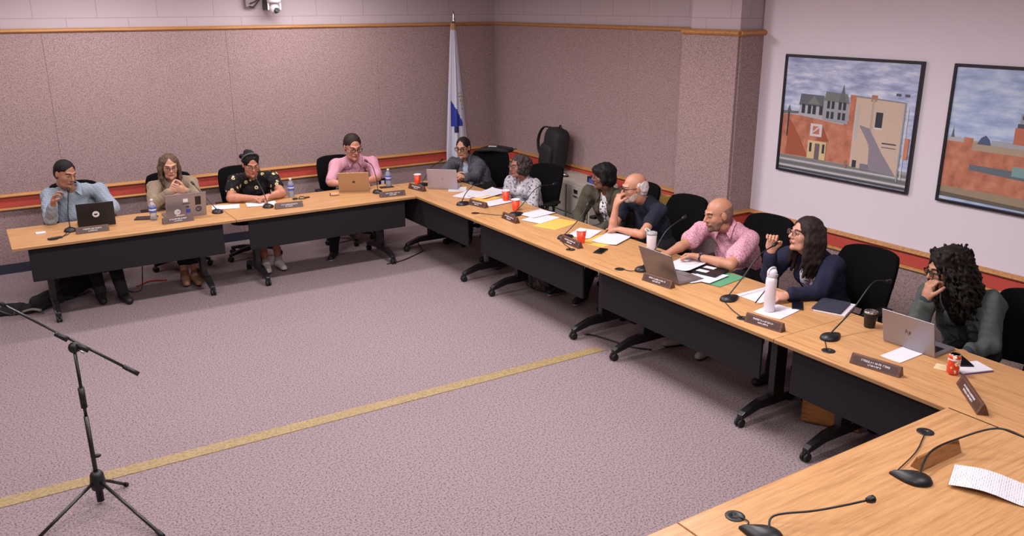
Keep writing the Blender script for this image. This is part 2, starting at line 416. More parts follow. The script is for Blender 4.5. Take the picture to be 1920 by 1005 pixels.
cabinet('putty file cabinet right of the desk bell one, a black box on its top', -.24, -2.53, R(-96))
cabinet('putty file cabinet behind the white-haired man, mostly hidden by chair backs', -.24, -3.62, R(-90))
t = thing('desk_bell', 'small silver dome bell on the file cabinet behind the olive jacket', 'bell', (-.30, -2.08, .77))
MB().lathe([(.045, 0), (.045, .012)], 20).build('base', M_BLK, t); MB().lathe([(.04, .012), (.036, .03), (.022, .045), (.005, .05), (.005, .058)], 20).build('dome', M_CHROME, t)
t = thing('storage_box', 'black box with a blue label on the file cabinet by the dark bob of hair', 'box', (-.22, -2.62, .77), R(-8))
MB().box((0, 0, .035), (.16, .26, .07)).build('body', M_BLK, t, bevel=.006); MB().box((-.081, .03, .03), (.003, .10, .045)).build('label_patch', plain('blue_label', (60, 80, 190), .5), t)
t = thing('storage_box', 'yellow box on the cabinet between the white-haired man and the empty chair back', 'box', (-.30, -3.70, .77))
MB().box((0, 0, .035), (.2, .22, .07)).build('body', plain('yellow_box', (214, 170, 90), .6), t, bevel=.004)
tag(MB().lathe([(.035, 0), (.037, .06), (.037, .075), (.03, .08)], 18).build('jar', plain('grey_jar', (176, 172, 176), .4)), 'small grey jar standing on the yellow box', 'jar').location = (-.30, -3.70, .84)

def superbox(mb, c, d, e=.5, nu=20, nv=12, warp=None):
    vs = []; f = lambda v: math.copysign(abs(v)**e, v)
    for j in range(nv+1):
        a = -math.pi/2+math.pi*j/nv
        for i in range(nu):
            b = 2*math.pi*i/nu
            p = [c[0]+d[0]/2*f(math.cos(a))*f(math.cos(b)), c[1]+d[1]/2*f(math.cos(a))*f(math.sin(b)), c[2]+d[2]/2*f(math.sin(a))]
            if warp: p = warp(p)
            vs.append(tuple(p))
    fs = [(j*nu+i, j*nu+(i+1) % nu, (j+1)*nu+(i+1) % nu, (j+1)*nu+i) for j in range(nv) for i in range(nu)]
    mb.add(vs, fs, 0, True); return mb
M_BAG = plain('bag_black', (24, 22, 26), .75, bump=.4, bscale=300)
t = thing('backpack', 'black backpack with a looped strap leaning on the wall above the file cabinets', 'backpack', (-.19, -1.68, .77), R(-8))
lean = lambda p: [p[0]+.18*(p[2]/.55)*.35*0+.06*p[2], p[1]-.42*p[2]*.35, p[2]+.012*math.sin(9*p[1])]
superbox(MB(), (-.02, -.02, .265), (.22, .36, .53), .45, warp=lean).build('main_body', M_BAG, t)
superbox(MB(), (-.13, -.02, .19), (.10, .28, .32), .5, warp=lean).build('front_pocket', M_BAG, t)
MB().tube([(-.04, .0, .53), (-.05, .17, .51), (-.05, .30, .38), (-.05, .30, .22), (-.04, .14, .06)], .022, 8, sub=5, flat=.45).build('shoulder_strap', M_BAG, t)
MB().tube([(-.03, -.20, .54), (-.03, -.23, .58), (-.03, -.27, .54)], .01, 8, sub=5).build('grab_handle', M_BAG, t)
t = thing('shoulder_bag', 'flat black bag with a white tag lying over the chair top in the corner', 'bag', (-.72, -1.13, .99), R(138))
superbox(MB(), (0, -.10, .0), (.42, .24, .055), .45, warp=lambda p: [p[0]+.03*math.sin(9*p[1]), p[1]+.02*math.sin(11*p[0]), p[2]+.012*math.sin(14*p[0]+1)]).build('body', M_BAG, t)
MB().tube([(-.15, -.02, .04), (-.24, .0, .02), (-.30, .02, .03)], .012, 8, sub=4, flat=.5).build('strap', M_BAG, t)
MB().box((.02, -.08, .036), (.10, .07, .006)).build('tag_label', M_PAPER, t)

# bags on the floor, left
# flag
t = thing('flag', 'white furled flag with a blue emblem on a pole in the room corner', 'flag', (-.78, -.30, 0))
MB().lathe([(.15, 0), (.15, .02), (.05, .06), (.025, .09)], 24).build('base', M_RAIL, t)
MB().lathe([(.014, .05), (.014, 2.52)], 12, (0, 0, 0)).build('pole', M_RAIL, t)
MB().lathe([(.016, 2.50), (.022, 2.53), (.010, 2.56), (.012, 2.60), (.002, 2.66)], 12).build('finial', M_CHROME, t)
mb = MB(); nz, na = 90, 72
vs = []; 
for j in range(nz+1):
    v = j/nz; z = 2.50-v*1.85
    wd = .030+.105*min(1, v*1.15)**.9; dp = .022+.05*v; cx = -.01+.02*v
    for i in range(na):
        a = 2*math.pi*i/na; f = 1+.22*v**.4*math.sin(7*a+2.2*v)+.10*math.sin(12*a+1+v*3)
        vs.append((cx+wd*math.cos(a)*f, dp*math.sin(a)*f, z))
fs = [(j*na+i, (j+1)*na+i, (j+1)*na+(i+1) % na, j*na+(i+1) % na) for j in range(nz) for i in range(na)]
mb.add(vs, fs, 0, True)
for k, f in enumerate(mb.f):
    c = np.mean([mb.v[i] for i in f], axis=0)
    if c[1] < .0:
        x, z = c[0], c[2]
        if 1.21 < z < 1.53 and -.085 < x < -.085+(1.53-z)*.55+.012 and x < .075 : mb.m[k] = 1
        elif 1.13 < z < 1.20 and -.05 < x < .02 and math.sin(x*160)*math.sin(z*150) > -.4: mb.m[k] = 2
        elif 1.38 < z < 1.64 and .025+(1.64-z)*.15 < x < .085+(1.64-z)*.1 and math.sin(x*190+z*40)+math.sin(z*120) > .5: mb.m[k] = 3
    if c[2] > 2.42: mb.m[k] = 4
mb.build('cloth', [plain('flag_white', (196, 194, 212), .8), plain('flag_blue', (40, 52, 150), .8), plain('flag_navy', (34, 36, 80), .8), plain('flag_yellow', (150, 140, 70), .8), plain('flag_sleeve', (176, 140, 96), .8)], t)

# ceiling-side camera on the wall
t = thing('conference_camera', 'white swivelling camera on a black bracket high on the back wall', 'camera', (-3.02, 0, 2.72))
MB().box((-.06, -.04, .03), (.03, .16, .16)).box((0, -.12, .155), (.16, .2, .01)).build('bracket', M_BLKM, t, bevel=.004)
MB().lathe([(.075, .03), (.08, .045), (.08, .10), (.07, .12)], 24, (0, -.16, 0)).build('base', M_WHITE, t)
MB().box((.01, -.241, .075), (.05, .004, .016)).build('badge', M_BLK, t)
MB().at((0, -.16, -.03), R(-20)).box((-.065, 0, .02), (.02, .06, .08)).build('yoke_arm', M_WHITE, t, bevel=.004)
MB().at((0, -.16, -.03), R(-20)).box((.065, 0, .02), (.02, .06, .08)).build('yoke_arm', M_WHITE, t, bevel=.004)
h = MB().ball((0, -.16, -.035), .058).build('camera_head', M_WHITE, t)
MB().at((0.006, -.205, -.055), R(8), rx=R(70)).lathe([(.030, -.01), (.030, .018), (.026, .02)], 20).build('lens', M_BLK, h)
t = thing('junction_box', 'grey wall box with two black cables left of the conference camera', 'wall box', (-3.24, 0, 2.72))
MB().box((0, -.01, .06), (.13, .03, .15)).build('box', plain('wallbox_grey', (138, 124, 126), .6), t, bevel=.004)
MB().tube([(-.02, -.035, .02), (.05, -.045, .05), (.12, -.05, .12), (.20, -.05, .18)], .007, 8, sub=5).build('cable', M_BLK, t)
MB().tube([(-.03, -.035, -.01), (.02, -.05, -.01), (.10, -.05, .08), (.16, -.05, .18)], .007, 8, sub=5).build('cable', M_BLK, t)
t = thing('wall_outlet', 'black outlet with a white centre on the wall below the red band', 'outlet', (-1.72, .018, .50))
MB().box((0, -.006, 0), (.10, .012, .12)).build('cover_plate', M_BLK, t, bevel=.003); MB().box((.0, -.013, 0), (.045, .004, .06)).build('socket', M_WHITE, t)

# ---------------- paintings (painted shapes lie in the plane of the canvas)
def painting(label, y0, y1, z0, z1, sky, shapes):
    W, H = abs(y1-y0), z1-z0
    t = thing('framed_painting', label, 'painting', (.003, (y0+y1)/2, z0), R(-90))
    fr = MB()
    for (c, d) in (((0, -.015, -.004), (W+.02, .03, .022)), ((0, -.015, H+.004), (W+.02, .03, .022)), ((-W/2, -.015, H/2), (.022, .03, H)), ((W/2, -.015, H/2), (.022, .03, H))): fr.box(c, d)
    fr.build('frame', plain('frame_dark', (36, 34, 44), .3), t, bevel=.003)
    mats = []; mb = MB()
    def M(c):
        if c not in mats: mats.append(c)
        return mats.index(c)
    mb.box((0, -.010, H/2), (W-.01, .012, H-.01), M('sky'))
    for k, (c, pts) in enumerate(shapes):
        yy = -.0163-k*.00012
        vs = [((u-.5)*(W-.024), yy, v*(H-.02)+.01) for u, v in pts]
        mb.add(vs, [tuple(range(len(vs)))], M(c))
    mm = []
    for c in mats:
        if c == 'sky': mm.append(sky)
        elif c == 'brick':
            nm = 'painted_brick'
            if nm not in MATS:
                m, nt, b = new_mat(nm); v = mapping(nt, (1, 1, 1))
                cc = ramp(nt, noise(nt, v, 14, 4), [(.3, (158, 96, 76)), (.5, (184, 116, 90)), (.7, (198, 132, 104))])
                nt.links.new(cc, b.inputs['Base Color']); b.inputs['Roughness'].default_value = .6
            mm.append(MATS[nm])
        else: mm.append(plain('paint_%d_%d_%d' % c, c, .6, var=.05, vscale=30))
    mb.build('canvas', mm, t); return t
def skymat(name, c0, c1, c2, sc=5):
    m, nt, b = new_mat(name); v = mapping(nt, (1, 1, 3.4))
    nt.links.new(ramp(nt, noise(nt, v, sc, 5, .6), [(.35, c0), (.5, c1), (.66, c2)]), b.inputs['Base Color']); b.inputs['Roughness'].default_value = .55; return m
rc = lambda a, b, c, d: [(a, b), (c, b), (c, d), (a, d)]
GR, LG, DK, WB, WH, SH = (104, 106, 112), (150, 152, 156), (44, 46, 58), (186, 172, 160), (206, 202, 204), (136, 128, 140)
sh = [(LG, rc(0, 0, 1, .15)), (GR, rc(0, .045, 1, .075)), (WH, rc(0, .028, 1, .036)), ((126, 122, 120), rc(0, .10, 1, .125)), (WH, rc(0, .085, 1, .092)), ((70, 72, 76), rc(0, 0, 1, .02)),
      ('brick', [(.0, .13), (.57, .13), (.57, .50), (.0, .50)]), (GR, [(0, .50), (.14, .51), (.14, .535), (0, .525)]), ((90, 96, 100), [(.03, .52), (.05, .585), (.07, .52)]),
      ((170, 172, 178), [(.13, .50), (.50, .46), (.52, .58), (.14, .60)]), ((92, 98, 108), [(.13, .59), (.14, .69), (.33, .69), (.34, .59)]), ((116, 124, 120), [(.20, .61), (.25, .68), (.30, .61)]),
      ((150, 152, 160), [(.33, .48), (.53, .47), (.53, .66), (.33, .67)]), ((110, 118, 116), [(.33, .65), (.345, .73), (.51, .72), (.53, .64)]), ((96, 104, 104), [(.445, .64), (.475, .80), (.505, .64)])]
for (a, b2) in ((.155, .53), (.205, .53), (.245, .53), (.30, .53)): sh.append((DK, rc(a, .52, a+.028, .60)))
for (a, b2) in ((.36, .5), (.395, .5), (.45, .5), (.485, .5)): sh += [(DK, rc(a, .50, a+.022, .56)), (DK, rc(a, .585, a+.022, .65))]
sh += [('brick', rc(.535, .13, .585, .72)), ((198, 176, 160), [(.58, .12), (.93, .10), (.93, .70), (.58, .71)]), ('brick', rc(.69, .68, .73, .735)), ((176, 160, 150), rc(.70, .30, .716, .70)), ((140, 132, 128), [(.58, .705), (.93, .69), (.93, .70), (.58, .718)]),
       (DK, rc(.735, .475, .785, .60)), (WH, rc(.73, .46, .79, .475)), (SH, [(.62, .48), (.70, .46), (.80, .28), (.92, .10), (.72, .11), (.71, .32)]), ((176, 178, 180), rc(.59, .36, .61, .64)),
       ((160, 84, 58), [(.05, .14), (.24, .14), (.10, .40), (.06, .46)]), ((152, 80, 56), [(.30, .30), (.40, .30), (.34, .42)]), (DK, rc(.045, .30, .055, .52)),
       (WH, rc(.245, .33, .34, .44)), ('brick', rc(.265, .35, .32, .42)), (WH, [(.27, .36), (.32, .41), (.315, .42), (.265, .37)]),
       ((206, 184, 140), rc(.235, .13, .385, .29)), ((104, 92, 100), rc(.295, .13, .335, .27)), (DK, rc(.25, .19, .27, .27)), (DK, rc(.355, .19, .375, .27)),
       ((150, 110, 96), rc(.54, .10, .56, .17)), (DK, rc(.60, .12, .63, .18)), ((120, 116, 130), rc(.66, .11, .72, .16)),
       (LG, rc(.925, .06, .935, .70)), (WH, rc(.95, .08, .958, .66)), ((80, 84, 96), rc(.86, .745, .89, .765)), ((80, 84, 96), rc(.92, .745, .95, .765)), ('brick', rc(.955, .25, .985, .42)), ((60, 60, 70), rc(.80, .35, .90, .36)), ((60, 60, 70), rc(.80, .32, .90, .325))]
painting('framed painting of a brick wall and pale building under clouds, the whole one', -4.965, -6.255, 1.292, 2.286, skymat('sky_cloudy', (140, 150, 188), (172, 182, 214), (212, 218, 238)), sh)
s2 = [('brick', rc(0, .10, 1, .41)), ((150, 134, 110), [(0, .05), (1, 0), (1, .10), (0, .10)]), ((96, 90, 80), [(0, .02), (1, 0), (1, .02), (0, .055)]), ('brick', rc(0, .38, .14, .45)), ((170, 172, 180), [(0, .45), (.15, .45), (.15, .48), (0, .49)]),
      ((168, 150, 128), rc(.13, .40, 1, .47)), ('brick', rc(.12, .29, 1, .40)), ((96, 106, 116), [(.14, .25), (.60, .22), (.60, .29), (.14, .29)]), ((160, 164, 172), rc(.26, .45, .6, .49)), ('brick', rc(.10, .25, .155, .49)),
      ((70, 88, 120), [(.18, .45), (.20, .50), (.225, .52), (.25, .49), (.26, .45)]), ((120, 156, 160), rc(.40, .25, .5, .32)), ((90, 96, 110), [(.02, .48), (.03, .56), (.04, .48)]),
      ((184, 108, 84), rc(.38, .48, .55, .60)), ((70, 76, 88), rc(.39, .60, .55, .63)), ((150, 152, 160), rc(.40, .63, .55, .70)), ((60, 64, 76), rc(.41, .66, .55, .69)), ((80, 86, 98), [(.42, .70), (.46, .92), (.52, 1), (.55, .70)])]
painting('framed painting of a low brick wall and wide sky, cut by the right edge', -6.515, -7.805, 1.292, 2.286, skymat('sky_blue', (140, 160, 200), (168, 186, 220), (200, 212, 234), 4), s2)

# ---------------- microphone stand
t = thing('microphone_stand', 'black boom microphone stand on the open carpet at the left', 'stand', (-5.895, -5.29, 0))
for nm, e in (('leg', (-.36, -.235)), ('leg', (.225, -.53)), ('leg', (.155, .115))):
    l = MB().tube([(0, 0, .16), (e[0], e[1], .012)], .0095, 10).build(nm, M_BLKM, t)
    MB().tube([(e[0]*.93, e[1]*.93, .022), (e[0]*1.02, e[1]*1.02, .010)], .013, 10).build('foot', M_RUB, l)
MB().lathe([(.02, .02), (.02, .09), (.036, .10), (.042, .13), (.036, .19), (.022, .21)], 16).build('hub', M_BLK, t)
MB().tube([(0, 0, .03), (-.004, .01, .55)], .0125, 12).build('lower_pole', M_BLKM, t)
MB().tube([(-.003, .01, .50), (-.006, .02, .955)], .009, 12).build('upper_pole', M_BLKM, t)
MB().tube([(-.004, .014, .60), (-.005, .016, .72)], .017, 12).build('clutch', M_BLK, t)
MB().ball((.02, .0, .30), (.02, .012, .012)).build('knob', M_BLK, t)
j = MB().ball((-.006, .02, .955), (.03, .026, .032)).build('boom_joint', M_BLK, t)
MB().tube([(.01, 0, .95), (.035, -.03, .93)], .006, 8).build('wing_screw', M_CHROME, j)
B0, B1 = Vector((-.285, .19, 1.20)), Vector((.27, -.11, .785))
b_ = MB().tube([B0, B1], .008, 10).build('boom_arm', M_BLKM, t)
d = (B1-B0).normalized(); m0 = Vector((-.006, .02, .985))
MB().tube([m0-d*.10, m0-d*.03], .015, 10).tube([m0+d*.02, m0+d*.09], .015, 10).build('boom_clamp', M_BLK, b_)
MB().tube([B1-d*.08, B1+d*.01], .013, 10).build('counterweight', M_BLK, b_)
MB().tube([B0+d*.0, B0-d*.08], [.011, .016], 12).ball(B0-d*.10, .022).build('microphone', M_BLK, b_)
MB().tube([B0+d*.05, B0+Vector((.03, -.03, -.05)), B0-d*.05+Vector((0, 0, -.05)), B0-d*.08], .004, 6, sub=5).build('cable', M_BLK, b_)
# ================================================================== people
# signed-distance grids turned into one continuous surface per body / garment / hair
class Fld:
    def __init__(s, lo, hi, h):
        s.h = h; s.lo = np.array(lo, float); s.n = np.ceil((np.array(hi)-s.lo)/h).astype(int)+1
        s.F = np.full(s.n, 1.0, np.float32)
        s.ax = [(s.lo[i]+h*np.arange(s.n[i])).astype(np.float32) for i in range(3)]
    def reg(s, lo, hi):
        a = np.clip(np.floor((np.array(lo)-s.lo)/s.h).astype(int), 0, s.n-1); b = np.clip(np.ceil((np.array(hi)-s.lo)/s.h).astype(int)+1, 1, s.n)
        if np.any(b <= a): return None, None
        sl = tuple(slice(i, j) for i, j in zip(a, b))
        X, Y, Z = np.meshgrid(*[s.ax[i][sl[i]] for i in range(3)], indexing='ij', sparse=False)
        return sl, np.stack((X, Y, Z), -1)
    def comb(s, sl, d, k, mode):
        F = s.F[sl]
        if mode == 'u':
            h = np.maximum(k-np.abs(F-d), 0)/k; s.F[sl] = np.minimum(F, d)-h*h*k*.25
        elif mode == 's':
            d = -d; h = np.maximum(k-np.abs(F-d), 0)/k; s.F[sl] = np.maximum(F, d)+h*h*k*.25
    def ell(s, c, r, A=None, k=.012, mode='u'):
        c = np.array(c, np.float32); r = np.array(r, np.float32); m = float(max(r))+k+2*s.h
        sl, P = s.reg(c-m, c+m)
        if sl is None: return
        q = P-c
        if A is not None: q = q@np.array(A, np.float32)
        k0 = np.sqrt(((q/r)**2).sum(-1)); k1 = np.sqrt(((q/(r*r))**2).sum(-1))+1e-9
        s.comb(sl, k0*(k0-1)/k1, k, mode)
    def cap(s, a, b, ra, rb=None, k=.012, mode='u', A=None, sc=None):
        # tapered capsule; optional anisotropy: axes A (columns), scales sc
        rb = ra if rb is None else rb
        a = np.array(a, np.float32); b = np.array(b, np.float32); mx = max(ra, rb)*(max(sc) if sc is not None else 1)+k+2*s.h
        sl, P = s.reg(np.minimum(a, b)-mx, np.maximum(a, b)+mx)
        if sl is None: return
        q = P-a; d = b-a; ms = 1
        if sc is not None:
            A = np.array(A, np.float32); sc = np.array(sc, np.float32); q = (q@A)/sc; d = (d@A)/sc; ms = min(sc)
        t = np.clip((q@d)/(d@d+1e-9), 0, 1); dd = np.linalg.norm(q-t[..., None]*d, axis=-1)-(ra+(rb-ra)*t)
        s.comb(sl, dd*ms, k, mode)
    def chain(s, pts, rs, **kw):
        for i in range(len(pts)-1): s.cap(pts[i], pts[i+1], rs[i], rs[i+1], **kw)
    def half(s, p, nrm, keep=True):
        # keep the side the normal points to
        X, Y, Z = s.ax; n = np.array(nrm, float); n /= np.linalg.norm(n)
        d = ((X-p[0])*n[0])[:, None, None]+((Y-p[1])*n[1])[None, :, None]+((Z-p[2])*n[2])[None, None, :]
        s.F = np.maximum(s.F, -d.astype(np.float32))
    def wrinkle(s, amp, freq, seed=0, n=7):
        r = np.random.RandomState(seed); X, Y, Z = s.ax; acc = 0
        for i in range(n):
            kx, ky, kz = r.normal(size=3)*freq*(.6+.9*r.rand()); ph = r.rand()*6.28
            ex = np.exp(1j*(kx*X+ph))[:, None, None]*np.exp(1j*ky*Y)[None, :, None]*np.exp(1j*kz*Z)[None, None, :]
            acc = acc+ex.imag
        s.F += (amp*acc/math.sqrt(n)).astype(np.float32)
    def mesh(s, name, mats, parent, loc, smooth=True, cut=None):
        F = s.F; S = F < 0
        S8 = [S[i:S.shape[0]-1+i, j:S.shape[1]-1+j, k:S.shape[2]-1+k] for i in (0, 1) for j in (0, 1) for k in (0, 1)]
        an = S8[0].copy(); al = S8[0].copy()
        for q in S8[1:]: an |= q; al &= q
        act = an & ~al; I = np.argwhere(act)
        vid = np.full(act.shape, -1, np.int32); vid[act] = np.arange(len(I))
        acc = np.zeros((len(I), 3)); cnt = np.zeros(len(I))
        off = np.array([(i, j, k) for i in (0, 1) for j in (0, 1) for k in (0, 1)])
        fv = np.stack([F[I[:, 0]+o[0], I[:, 1]+o[1], I[:, 2]+o[2]] for o in off], 1)
        for a in range(8):
            for b in range(a+1, 8):
                if np.abs(off[a]-off[b]).sum() != 1: continue
                m = (fv[:, a] < 0) != (fv[:, b] < 0); t = fv[m, a]/(fv[m, a]-fv[m, b])
                acc[m] += off[a]+(off[b]-off[a])*t[:, None]; cnt[m] += 1
        V = s.lo+s.h*(I+acc/cnt[:, None])
        quads = []
        for ax in range(3):
            o = [0, 0, 0]; o[ax] = 1; o1 = (ax+1) % 3; o2 = (ax+2) % 3
            sh = list(S.shape); sh[ax] -= 1
            A0 = S[tuple(slice(0, sh[i]) for i in range(3))]; A1 = S[tuple(slice(o[i], sh[i]+o[i]) for i in range(3))]
            E = np.argwhere(A0 != A1)
            ok = (E[:, o1] > 0) & (E[:, o2] > 0) & (E[:, o1] < S.shape[o1]-1) & (E[:, o2] < S.shape[o2]-1); E = E[ok]
            flip = A0[E[:, 0], E[:, 1], E[:, 2]]
            c = []
            for d1, d2 in ((-1, -1), (0, -1), (0, 0), (-1, 0)):
                G = E.copy(); G[:, o1] += d1; G[:, o2] += d2; c.append(vid[G[:, 0], G[:, 1], G[:, 2]])
            Q = np.stack(c, 1); Q[~flip] = Q[~flip][:, ::-1]; quads.append(Q)
        Q = np.concatenate(quads)
        V = V-np.array(loc)
        me = bpy.data.meshes.new(name); me.vertices.add(len(V)); me.vertices.foreach_set('co', V.astype(np.float32).ravel())
        me.loops.add(len(Q)*4); me.loops.foreach_set('vertex_index', Q.astype(np.int32).ravel())
        me.polygons.add(len(Q)); me.polygons.foreach_set('loop_start', np.arange(0, len(Q)*4, 4, dtype=np.int32))
        me.polygons.foreach_set('loop_total', np.full(len(Q), 4, np.int32))
        me.update(calc_edges=True); me.polygons.foreach_set('use_smooth', np.ones(len(Q), bool))
        for m in (mats if isinstance(mats, (list, tuple)) else [mats]): me.materials.append(m)
        if cut is not None:
            cen = V[Q].mean(1)+np.array(loc); me.polygons.foreach_set('material_index', cut(cen).astype(np.int32))
        me.update(); o = bpy.data.objects.new(name, me); COL.objects.link(o); o.parent = parent; return o

nrm = lambda v: np.array(v, float)/np.linalg.norm(v)
def frame(hz, pitch=0, roll=0):
    M = Matrix.Rotation(R(hz), 3, 'Z') @ Matrix.Rotation(R(pitch), 3, 'X') @ Matrix.Rotation(R(roll), 3, 'Y')
    return np.array(M)    # columns: right, forward, up
def skinmat(name, rgb):
    m, nt, b = new_mat('skin_'+name); v = mapping(nt)
    c = lin(rgb); n = noise(nt, v, 28, 3)
    nt.links.new(mix(nt, n, tuple(x*.9 for x in c), (min(1, c[0]*1.08), c[1]*1.02, c[2]*1.0)), b.inputs['Base Color'])
    b.inputs['Roughness'].default_value = .5; b.inputs['Subsurface Weight'].default_value = .08; b.inputs['Subsurface Radius'].default_value = (.01, .004, .002)
    return m
def hairmat(name, rgb, rgb2=None, s=60):
    m, nt, b = new_mat('hair_'+name); v = mapping(nt, (1, 1, .25))
    c = rgb; d = rgb2 or tuple(min(255, x*1.5+8) for x in rgb)
    n = noise(nt, v, s*2, 4, .6)
    nt.links.new(ramp(nt, n, [(.35, c), (.65, d)]), b.inputs['Base Color']); b.inputs['Roughness'].default_value = .62; b.inputs['Specular IOR Level'].default_value = .22
    bump(nt, b, n, .6, .004); return m
def clothmat(name, kind, c0, c1=None, c2=None, s=1.0, rough=.9):
    m, nt, b = new_mat('cloth_'+name); v = mapping(nt)
    b.inputs['Roughness'].default_value = rough; b.inputs['Specular IOR Level'].default_value = .2
    if kind == 'plain': col = ramp(nt, noise(nt, v, 9*s, 3), [(.3, tuple(x*.93 for x in c0)), (.7, c0)])
    elif kind == 'heather': col = ramp(nt, noise(nt, v, 120*s, 2, .7), [(.4, c0), (.6, c1)])
    elif kind == 'plaid':
        def wv(ax):
            w_ = nt.nodes.new('ShaderNodeTexWave'); w_.bands_direction = ax; w_.inputs['Scale'].default_value = 14*s; w_.inputs['Distortion'].default_value = .6
            nt.links.new(v, w_.inputs['Vector']); return w_.outputs['Fac']
        a, c = ramp(nt, wv('X'), [(.35, (0, 0, 0)), (.65, (255, 255, 255))]), ramp(nt, wv('Z'), [(.35, (0, 0, 0)), (.65, (255, 255, 255))])
        col = mix(nt, .5, a, c); col = ramp(nt, col, [(.0, c0), (1, c1)])
    elif kind == 'leaf':
        vo = nt.nodes.new('ShaderNodeTexVoronoi'); vo.inputs['Scale'].default_value = 26*s; mp = mapping(nt, (1, 1, .6), rot=(.3, .2, .4)); nt.links.new(mp, vo.inputs['Vector'])
        col = ramp(nt, vo.outputs['Distance'], [(.34, c1), (.46, c0)])
    elif kind == 'dots':
        vo = nt.nodes.new('ShaderNodeTexVoronoi'); vo.inputs['Scale'].default_value = 40*s; nt.links.new(v, vo.inputs['Vector'])
        col = ramp(nt, vo.outputs['Distance'], [(.30, c1), (.36, c0)])
    elif kind == 'flower':
        vo = nt.nodes.new('ShaderNodeTexVoronoi'); vo.inputs['Scale'].default_value = 15*s; nt.links.new(v, vo.inputs['Vector'])
        ring = ramp(nt, vo.outputs['Distance'], [(.0, c0), (.02, c0), (.15, c1), (.30, c2), (.36, c0)], 'CONSTANT')
        sp = nt.nodes.new('ShaderNodeSeparateColor'); nt.links.new(vo.outputs['Color'], sp.inputs[0])
        gt = nt.nodes.new('ShaderNodeMath'); gt.operation = 'GREATER_THAN'; nt.links.new(sp.outputs[0], gt.inputs[0]); gt.inputs[1].default_value = .36
        base = ramp(nt, noise(nt, v, 30, 2), [(.52, c0), (.60, (52, 50, 40))])
        col = mix(nt, gt.outputs[0], base, ring)
    elif kind == 'blot':
        col = ramp(nt, noise(nt, v, 26*s, 2, .4), [(.58, c0), (.61, c1)] if not c2 else [(.42, c2), (.46, c0), (.55, c0), (.58, c1)])
    nt.links.new(col, b.inputs['Base Color']); bump(nt, b, noise(nt, v, 400, 2), .25, .001); return m

def hand(f, W, d, n, thumb, curls, sc=1.0, spread=.06):
    d = nrm(d); n = np.array(n, float); n = nrm(n-d*(n@d)); t = nrm(np.cross(n, d)); t = t if t@np.array(thumb) > 0 else -t
    W = np.array(W, float); A = np.stack([t, d, n], 1)
    f.cap(W+d*.028*sc, W+d*.072*sc, .024*sc, .022*sc, k=.012, A=A, sc=(1.65, 1.0, .62))
    f.cap(W, W+d*.04*sc, .024*sc, .026*sc, k=.015, A=A, sc=(1.15, 1, .8))
    for i, (o, L, r) in enumerate(((.030, .92, .0092), (.0105, 1.0, .0094), (-.010, .95, .009), (-.029, .78, .0082))):
        c = curls[i] if isinstance(curls, (list, tuple)) else curls
        p = W+d*.088*sc+t*o*sc; a = 0; dd = nrm(d+t*spread*(1.5-i)); rr = r*sc
        for j, l in enumerate((.044, .028, .021)):
            a += R(c*(.75 if j == 0 else 1)); q = p+(dd*math.cos(a)+n*math.sin(a))*l*L*sc
            f.cap(p, q, rr, rr*.92, k=.004); p = q; rr *= .92
    c = curls[4] if isinstance(curls, (list, tuple)) and len(curls) > 4 else 25
    p = W+d*.025*sc+t*.026*sc; u0 = nrm(t*.75+d*.75+n*.25); a = 0
    for j, l in enumerate((.042, .034, .026)):
        u = nrm(u0*math.cos(a)+(n*.8+d*.3-t*.5)*math.sin(a)); q = p+u*l*sc
        f.cap(p, q, (.0125, .0108, .0098)[j]*sc, (.011, .010, .0088)[j]*sc, k=.006); p = q; a += R(c)

